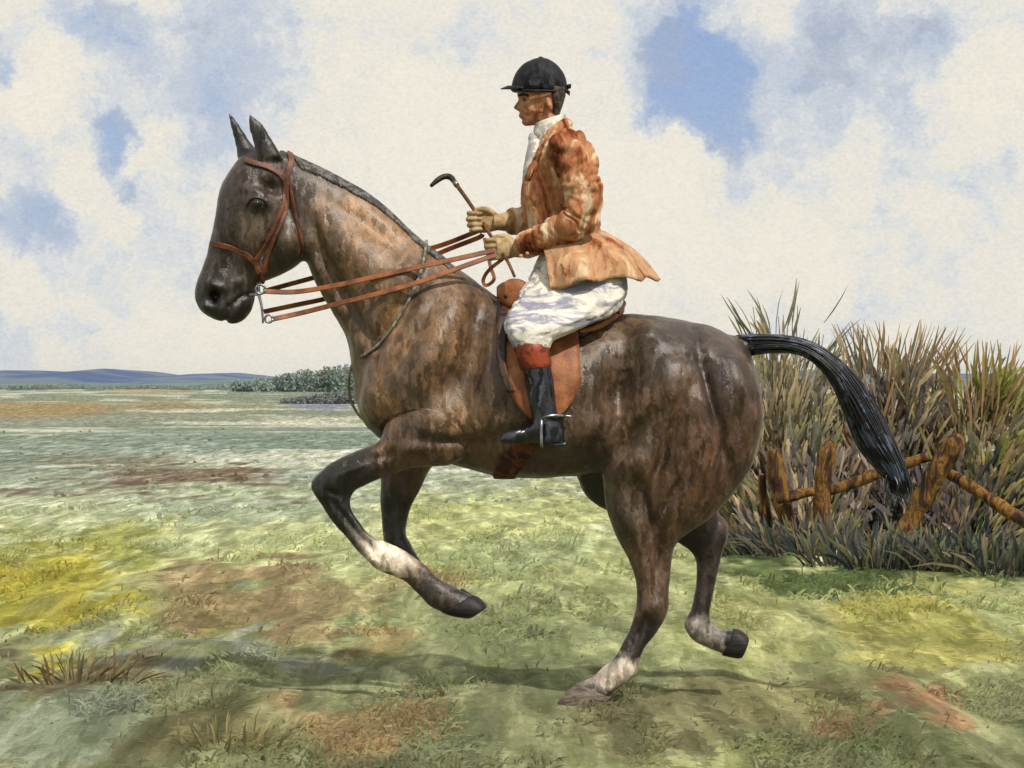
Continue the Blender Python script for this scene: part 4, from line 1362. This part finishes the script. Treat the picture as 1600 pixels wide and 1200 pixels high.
def foliage_mat(name, trans=.35, grain=.2, scale=60.0):
    m = bpy.data.materials.new(name)
    m.use_nodes = True
    t = NT(m.node_tree)
    t.n.clear()
    tcn = t.add('ShaderNodeTexCoord').outputs['Object']
    a = t.add('ShaderNodeAttribute', attribute_name='tint').outputs['Color']
    g_ = t.noise(tcn, scale, 3.0, .65).outputs['Fac']
    g_ = t.add('ShaderNodeMapRange', {'Value': g_, 'From Min': .3, 'From Max': .7, 'To Min': 1 - grain, 'To Max': 1 + grain}).outputs[0]
    c = t.mix(1.0, a, t.add('ShaderNodeCombineColor', {0: g_, 1: g_, 2: g_}).outputs[0], 'MULTIPLY')
    d_ = t.add('ShaderNodeBsdfDiffuse', {'Color': c})
    tr = t.add('ShaderNodeBsdfTranslucent', {'Color': c})
    mx = t.add('ShaderNodeMixShader', {0: trans, 1: d_.outputs[0], 2: tr.outputs[0]})
    o = t.add('ShaderNodeOutputMaterial')
    t.l.new(mx.outputs[0], o.inputs['Surface'])
    return m


M_GRASS = foliage_mat('grass_blades', .5)
M_LEAF = foliage_mat('hedge_leaves', .3, .22, 30.0)


def rnd_unit(n, zmin=-.2):
    v = rng.normal(size=(n, 3))
    return v / np.linalg.norm(v, axis=1, keepdims=True)


# ================================================================== GRASS (uncountable: one object)
def grass():
    parts = []
    for (n, d0, d1, l0, l1, w0, w1, lean) in ((70000, 7.4, 13.5, .02, .075, .004, .012, 1.8), (44000, 12.5, 26, .03, .10, .008, .020, 1.8), (6000, 24, 80, .05, .10, .04, .10, 2.0)):
        py0, py1 = 605 + CH * FPX / d1, 605 + CH * FPX / d0
        py_ = rng.uniform(py0, py1, n)
        d = CH * FPX / (py_ - 605)
        px_ = rng.uniform(-450, 2050, n)
        x, y = (px_ - 800) / FPX * d, d - D
        cl = fbm(x * 2.6 + 11, y * .7 + 4)
        keep = rng.random(n) < np.clip((cl - .52) * 9.0, .015, 1)
        x, y, d, cl = x[keep], y[keep], d[keep], cl[keep]
        n = len(x)
        az = rng.uniform(0, 2 * np.pi, n)
        ln = rng.uniform(0.2, lean, n)
        dv = np.stack([np.cos(az) * ln + .3, np.sin(az) * ln, np.ones(n)], -1)
        L_ = rng.uniform(l0, l1, n) * (0.7 + .9 * rng.random(n) ** 3)
        Wd = rng.uniform(w0, w1, n)
        fc = np.stack([np.cos(az + 1.2) * .5, -np.ones(n) * .8, rng.normal(.9, .3, n)], -1)
        fc /= np.linalg.norm(fc, axis=1, keepdims=True)
        c = ground_tint(x + rng.normal(0, .04, n), y + rng.normal(0, .15, n)) * .86
        # growth comes in tufts of one tone
        g1 = fbm(x * 7.5 + 3, y * 2.2 + 8, 3)
        v = np.where(g1 < .40, .88, np.where(g1 < .50, 1.0, np.where(g1 < .58, 1.14, 1.36))) * rng.uniform(.85, 1.15, n)
        c = c * v[:, None] * (1 + rng.normal(0, .05, (n, 3)))
        base = np.stack([x, y, hgt(x, y) - .006], -1)
        vs, f_, per = leaf_arrays(base, dv, L_, Wd, .3, fc, (.6, 1.0, .8, .12))
        parts.append((vs, f_, per, np.clip(c, 0.005, .85)))
    o = leaf_mesh('grass', parts, M_GRASS)
    tag(o, 'short mixed grass and weeds over the whole meadow', 'grass', kind='stuff')


grass()


# weeds: separate loose tufts that stand out of the sward
def tuft(name, label, cat, px_, py_, height, spread, n, pal, group, lean=(0, 0), w=(.008, .018), k=.85, base_r=.06, fan_=1.0):
    g = gP(px_, py_)
    g.z = float(hgt(np.array([g.x]), np.array([g.y]))[0]) - .01
    az = rng.uniform(0, 2 * np.pi, n)
    ln = np.abs(rng.normal(0, .55, n)) * fan_
    dv = np.stack([np.cos(az) * ln + lean[0], np.sin(az) * ln * .6 + lean[1], np.ones(n)], -1)
    base = np.array(g) + np.stack([np.cos(az), np.sin(az), np.zeros(n)], -1) * (rng.random(n) ** .6 * base_r)[:, None] * np.array([spread, 1, 1])
    fc = np.stack([rng.normal(0, .4, n), -np.ones(n), rng.normal(.2, .3, n)], -1)
    fc /= np.linalg.norm(fc, axis=1, keepdims=True)
    c = np.array([lin(pal[i], k) for i in rng.integers(0, len(pal), n)]) * rng.uniform(.75, 1.2, (n, 1))
    parts = [leaf_arrays(base, dv, rng.uniform(.4, 1.0, n) * height, rng.uniform(*w, n), .3, fc) + (c,)]
    o = leaf_mesh(name, parts, M_LEAF)
    return tag(o, label, cat, group)


BR = [(116, 100, 76), (138, 118, 88), (104, 96, 74), (148, 140, 102)]
tuft('weed_tuft', 'brown weed tuft at the far left below the yellow growth', 'plant', 118, 1068, .24, 2.0, 64, BR, 'loose weed tufts in the foreground', w=(.006, .014), base_r=.14, fan_=1.7)
tuft('weed_tuft', 'brown weed tuft low in the foreground between the reddish patches', 'plant', 345, 1165, .20, 1.6, 44, [(132, 124, 88), (148, 138, 98), (118, 112, 80)], 'loose weed tufts in the foreground', w=(.005, .012), base_r=.14, fan_=1.7)

# ================================================================== HEDGE BUSHES
M_STEM = two('stem_bark', (120, 100, 80), (82, 70, 62), k=.6, scale=8)


def bush(label, x0, x1, base_py, top_py, d, pal, n_dab, n_blade, lean, depth=1.0, spread=.5, blade=(.25, .6), bw=(.012, .036), dab=(.07, .26), k=.96, blade_pal=None, crown=.75):
    cx = (x0 + x1) / 2
    root = Pd(cx, base_py, d)
    root.z = 0
    hw = (x1 - x0) / 2 / FPX * d
    H = CH - (top_py - 605) / FPX * d
    t_ = thing('hedge_bush', label, 'bush', tuple(root), 'hedge bushes behind the broken fence')
    # stems
    for i in range(16):
        mb_ = MB()
        a = rng.uniform(-.8, .8)
        p0 = root + Vector((a * hw * .6, rng.uniform(-.3, .3) * depth, -.05))
        p2 = root + Vector((a * hw * 1.05 + lean * H, rng.uniform(-.5, .5) * depth, H * rng.uniform(.6, .95)))
        p1 = (p0 + p2) / 2 + Vector((rng.normal(0, .06), rng.normal(0, .06), .04))
        mb_.tube([p0, p1, p2], [.014, .009, .003], n=6, sub=4)
        mb_.build('stem', M_STEM, t_)
    parts = []
    # dabs of leaf filling the crown
    n = int(n_dab * 2.4)
    u = rng.uniform(-1, 1, n)
    top = H * (crown + (1 - crown) * fbm(u * 3 + cx, u * 0 + d, 3)) * (1 - .35 * np.abs(u) ** 3)
    zz = rng.random(n) ** .8 * top
    yy = rng.normal(0, .42, n) * depth * np.sqrt(np.clip(1 - (zz / H) ** 2, .1, 1))
    base = np.stack([root.x + u * hw * (.75 + .25 * zz / H) + lean * zz, root.y + yy, zz], -1)
    clump = fbm(base[:, 0] * 4 + 3, base[:, 2] * 4 + base[:, 1] * 2)
    keep = rng.random(n) < np.clip((clump - .40) * 6, .04, 1) * (1 - .8 * (zz / np.maximum(top, .1)) ** 2)
    base, u, zz, clump = base[keep], u[keep], zz[keep], clump[keep]
    n = len(base)
    dv = np.stack([u * spread * 1.3 + lean * 1.5 + rng.normal(0, .22, n), rng.normal(0, .3, n), np.ones(n) * .9], -1)
    fc = np.stack([rng.normal(0, .45, n), -np.ones(n), rng.normal(.35, .35, n)], -1)
    fc /= np.linalg.norm(fc, axis=1, keepdims=True)
    ci = np.clip((fbm(base[:, 0] * 2.2 + 50, base[:, 2] * 2.2) - .25) * 2.0 * len(pal) + rng.normal(0, .7, n), 0, len(pal) - 1).astype(int)
    c = np.array([lin(p_, k) for p_ in pal])[ci] * rng.uniform(.8, 1.2, (n, 1))
    parts.append(leaf_arrays(base, dv, rng.uniform(*dab, n), rng.uniform(*bw, n) * 1.2, .1, fc, (.35, 1, .8, .2)) + (c,))
    leaf_mesh('foliage', parts, M_LEAF, t_)
    if n_blade:
        n = n_blade
        u = rng.uniform(-1, 1, n)
        hh = rng.uniform(.25, .88, n) * H
        base = np.stack([root.x + u * hw * .9 + lean * hh, root.y + rng.normal(0, .3, n) * depth, hh], -1)
        dv = np.stack([u * spread * 1.3 + lean * 1.3 + rng.normal(0, .16, n), rng.normal(0, .2, n), np.ones(n)], -1)
        fc = np.stack([rng.normal(0, .3, n), -np.ones(n), rng.normal(.1, .2, n)], -1)
        fc /= np.linalg.norm(fc, axis=1, keepdims=True)
        bp_ = blade_pal or pal
        c = np.array([lin(bp_[i], k) for i in rng.integers(0, len(bp_), n)]) * rng.uniform(.8, 1.2, (n, 1))
        ln_ = np.minimum(rng.uniform(*blade, n), np.maximum(H * 1.06 - hh, .12))
        leaf_mesh('twig_leaves', [leaf_arrays(base, dv, ln_, rng.uniform(.009, .026, n), .05, fc, (.5, 1, .8, .15)) + (c,)], M_LEAF, t_)
    return t_


TAN = [(182, 166, 134), (158, 142, 112), (138, 126, 100), (116, 114, 104), (140, 138, 100)]
MAUVE = [(148, 132, 114), (124, 112, 104), (102, 100, 100), (172, 154, 130), (126, 124, 92), (116, 104, 104)]
OLIVE = [(138, 140, 76), (112, 116, 62), (154, 144, 100), (102, 98, 84), (134, 114, 98)]
DARK = [(74, 78, 74), (98, 90, 90), (64, 72, 78), (118, 106, 94), (98, 88, 96)]
bush('pale brown bush seen under the arch of the horse\'s tail', 1105, 1300, 850, 535, 20.6, TAN, 1500, 120, 0.0, spread=.3)
bush('dark finger-leaved shrub rising above the root of the tail', 1145, 1300, 850, 455, 22.0, TAN, 700, 90, 0.0, spread=.55, blade=(.25, .5), blade_pal=[(112, 112, 88), (96, 98, 80), (128, 124, 98)], crown=.55)
bush('tall mauve brown bush just right of the swept tail', 1300, 1450, 860, 515, 20.4, MAUVE, 1700, 170, .06, spread=.35, blade=(.3, .75), blade_pal=[(140, 114, 84), (122, 100, 76), (168, 148, 116), (104, 100, 80)])
bush('olive green bush leaning out at the right end of the hedge', 1420, 1580, 860, 545, 20.2, OLIVE, 1900, 190, .22, spread=.6, blade=(.35, .85), blade_pal=[(150, 122, 90), (124, 104, 78), (134, 132, 80)])
bush('bushy green growth cut by the right edge of the view', 1540, 1760, 880, 610, 20.6, OLIVE, 1900, 140, .1, spread=.6, blade=(.3, .7))
bush('low dark scrub filling the gap behind the leaning fence post', 1330, 1660, 890, 720, 20.2, DARK, 2000, 120, .1, spread=.6, blade=(.2, .4), blade_pal=DARK)
bush('low grey scrub behind the two upright fence posts', 1130, 1360, 880, 700, 20.2, MAUVE, 1600, 60, 0.0, spread=.4, blade=(.2, .35))
SL = [(74, 82, 82), (100, 100, 88), (62, 70, 74), (134, 122, 98), (104, 98, 94), (112, 120, 82)]
TG = 'dark grass tussocks along the foot of the hedge'
for (a, b, lab, h, le) in [(1140, 838, 'brown grass tussock beside the horse\'s off hock', .42, -.2), (1190, 868, 'dark grass tussock left of the first fence post', .36, -.3),
                           (1262, 874, 'dark grass tussock between the two upright fence posts', .42, -.1), (1335, 884, 'dark grass tussock right of the second fence post', .44, .15),
                           (1402, 892, 'dark grass tussock at the foot of the leaning post', .40, .2), (1475, 892, 'dark grass tussock right of the leaning post', .46, .35),
                           (1540, 898, 'dark grass tussock under the fallen right hand rail', .46, .4), (1610, 905, 'dark grass tussock at the right edge of the view', .46, .4)]:
    tuft('grass_tussock', lab, 'plant', a, b, h * 1.15, 2.6, 130, SL if 'brown' not in lab else [(150, 126, 100), (120, 102, 84), (90, 82, 72)], TG, lean=(le, 0), w=(.010, .028), base_r=.14, fan_=1.3, k=.8)

# ================================================================== BROKEN FENCE
fence = thing('broken_fence', 'broken rustic fence of ochre stakes and rails before the hedge', 'fence', tuple(gP(1300, 872)))
m_post = wash_mat('stake_wood', [(.36, lin((44, 36, 32), .6)), (.45, lin((78, 54, 36), .6)), (.50, lin((108, 74, 40), .62)), (.58, lin((156, 116, 52), .7)), (.61, lin((88, 64, 40), .6)), (.68, lin((120, 88, 48), .65))],
                  scale=7, stretch=(2.2, 2.2, .5), rough=.85, dist=.7, bump=.7, bump_scale=40)
FD = CH * FPX / (868 - 605)


def stake(name, pts, rads, d=FD):
    mb_ = MB()
    mb_.tube([Pd(a, b, d + (c if len(q) > 2 else 0)) for q in pts for a, b, c in [tuple(q) + (0,) * (3 - len(q))]], [r_ * .9 / FPX * d for r_ in rads], n=14, sub=6, wrinkle=.28, freq=9)
    return mb_.build(name, m_post, fence)


stake('post', [(1210, 702), (1213, 735), (1222, 780), (1230, 820), (1236, 872)], [11, 16, 16, 14, 13])
stake('post', [(1190, 742, .1), (1193, 780, .1), (1200, 820, .1), (1206, 870, .1)], [7, 9, 9, 8])
stake('post', [(1304, 692), (1294, 706), (1287, 745), (1285, 800), (1288, 876)], [9, 15, 15, 15, 14])
stake('post', [(1500, 680, -.1), (1488, 700, -.1), (1462, 742, -.05), (1425, 808, 0), (1388, 872, 0), (1376, 892, 0)], [10, 18, 19, 17, 16, 15])
stake('rail', [(1214, 781, -.16), (1240, 774, -.16), (1272, 767, -.16)], [8, 10, 8])
stake('rail', [(1282, 772, .14), (1340, 752, .14), (1400, 730, .12), (1452, 712, .10)], [8, 10, 10, 9])
stake('rail', [(1462, 728, .12), (1520, 762, -.1), (1585, 804, -.3), (1660, 850, -.4)], [8, 11, 12, 12])

# ================================================================== FAR WOOD AND HEDGEROW (read as masses)
def mass(name, label, spots, pal, leaf, k=1.35):
    parts = []
    for (px_, d, h, w) in spots:
        x, y = (px_ - 800) / FPX * d, d - D
        n = 330
        v = rnd_unit(n) * (rng.random((n, 1)) ** .35)
        base = np.stack([x + v[:, 0] * w, y + v[:, 1] * w, h * .52 + v[:, 2] * h * .5], -1)
        dv = rnd_unit(n) + np.array([0, 0, .6])
        fc = rnd_unit(n)
        c = np.array([lin(pal[i], k) for i in rng.integers(0, len(pal), n)]) * rng.uniform(.8, 1.2, (n, 1))
        parts.append(leaf_arrays(base, dv, np.full(n, leaf) * rng.uniform(.6, 1.3, n), np.full(n, leaf * .7), .1, fc, (.4, 1, .9, .3)) + (c,))
    o = leaf_mesh(name, parts, M_LEAF)
    return tag(o, label, 'trees', kind='stuff')


FARG = [(112, 130, 132), (122, 134, 118), (100, 120, 132), (134, 138, 116)]  # pale blue greys put distance haze into the leaf colour
sp = []
for px_ in np.arange(375, 720, 7.5):
    t = (px_ - 375) / 180
    sp.append((px_ + rng.normal(0, 2), 420 + rng.uniform(-15, 15), (1.5 + 2.9 * min(t, 1) + rng.uniform(-.3, .9)), 1.3))
for px_ in np.arange(-260, 378, 6):
    sp.append((px_ + rng.normal(0, 3), 900 + rng.uniform(-60, 60), 1.3 + 1.2 * vnoise(np.array(px_ / 40.), np.array(3.)) , 3.2))
mass('far_wood', 'far dark wood on the rise left of the horse\'s chest', sp, FARG, .48)
sp = [(px_ + rng.normal(0, 2), 170 + rng.uniform(-10, 10), .35 + .5 * min(1, (px_ - 440) / 90) * rng.uniform(.6, 1.3), .42) for px_ in np.arange(446, 560, 6)]
mass('far_hedgerow', 'grey green hedgerow below the far wood', sp, [(108, 118, 116), (118, 122, 106), (104, 110, 122)], .18)

# ================================================================== HAZE
hz = MB()
a, b, z0, z1 = 9600, 9600, -2.0, 45.0
vv = [(-a, -b, z0), (a, -b, z0), (a, b, z0), (-a, b, z0), (-a, -b, z1), (a, -b, z1), (a, b, z1), (-a, b, z1)]
hz.add(vv, [(0, 3, 2, 1), (4, 5, 6, 7), (0, 1, 5, 4), (1, 2, 6, 5), (2, 3, 7, 6), (3, 0, 4, 7)])
hm = bpy.data.materials.new('haze')
hm.use_nodes = True
ht = NT(hm.node_tree)
ht.n.clear()
pv = ht.add('ShaderNodeVolumePrincipled', {'Color': (.80, .88, 1.0, 1), 'Density': .00005, 'Anisotropy': .2})
oo = ht.add('ShaderNodeOutputMaterial')
ht.l.new(pv.outputs[0], oo.inputs['Volume'])
ho = hz.build('haze', hm, smooth=False)
tag(ho, 'thin pale blue air over the meadow and far hills', 'haze', kind='stuff')
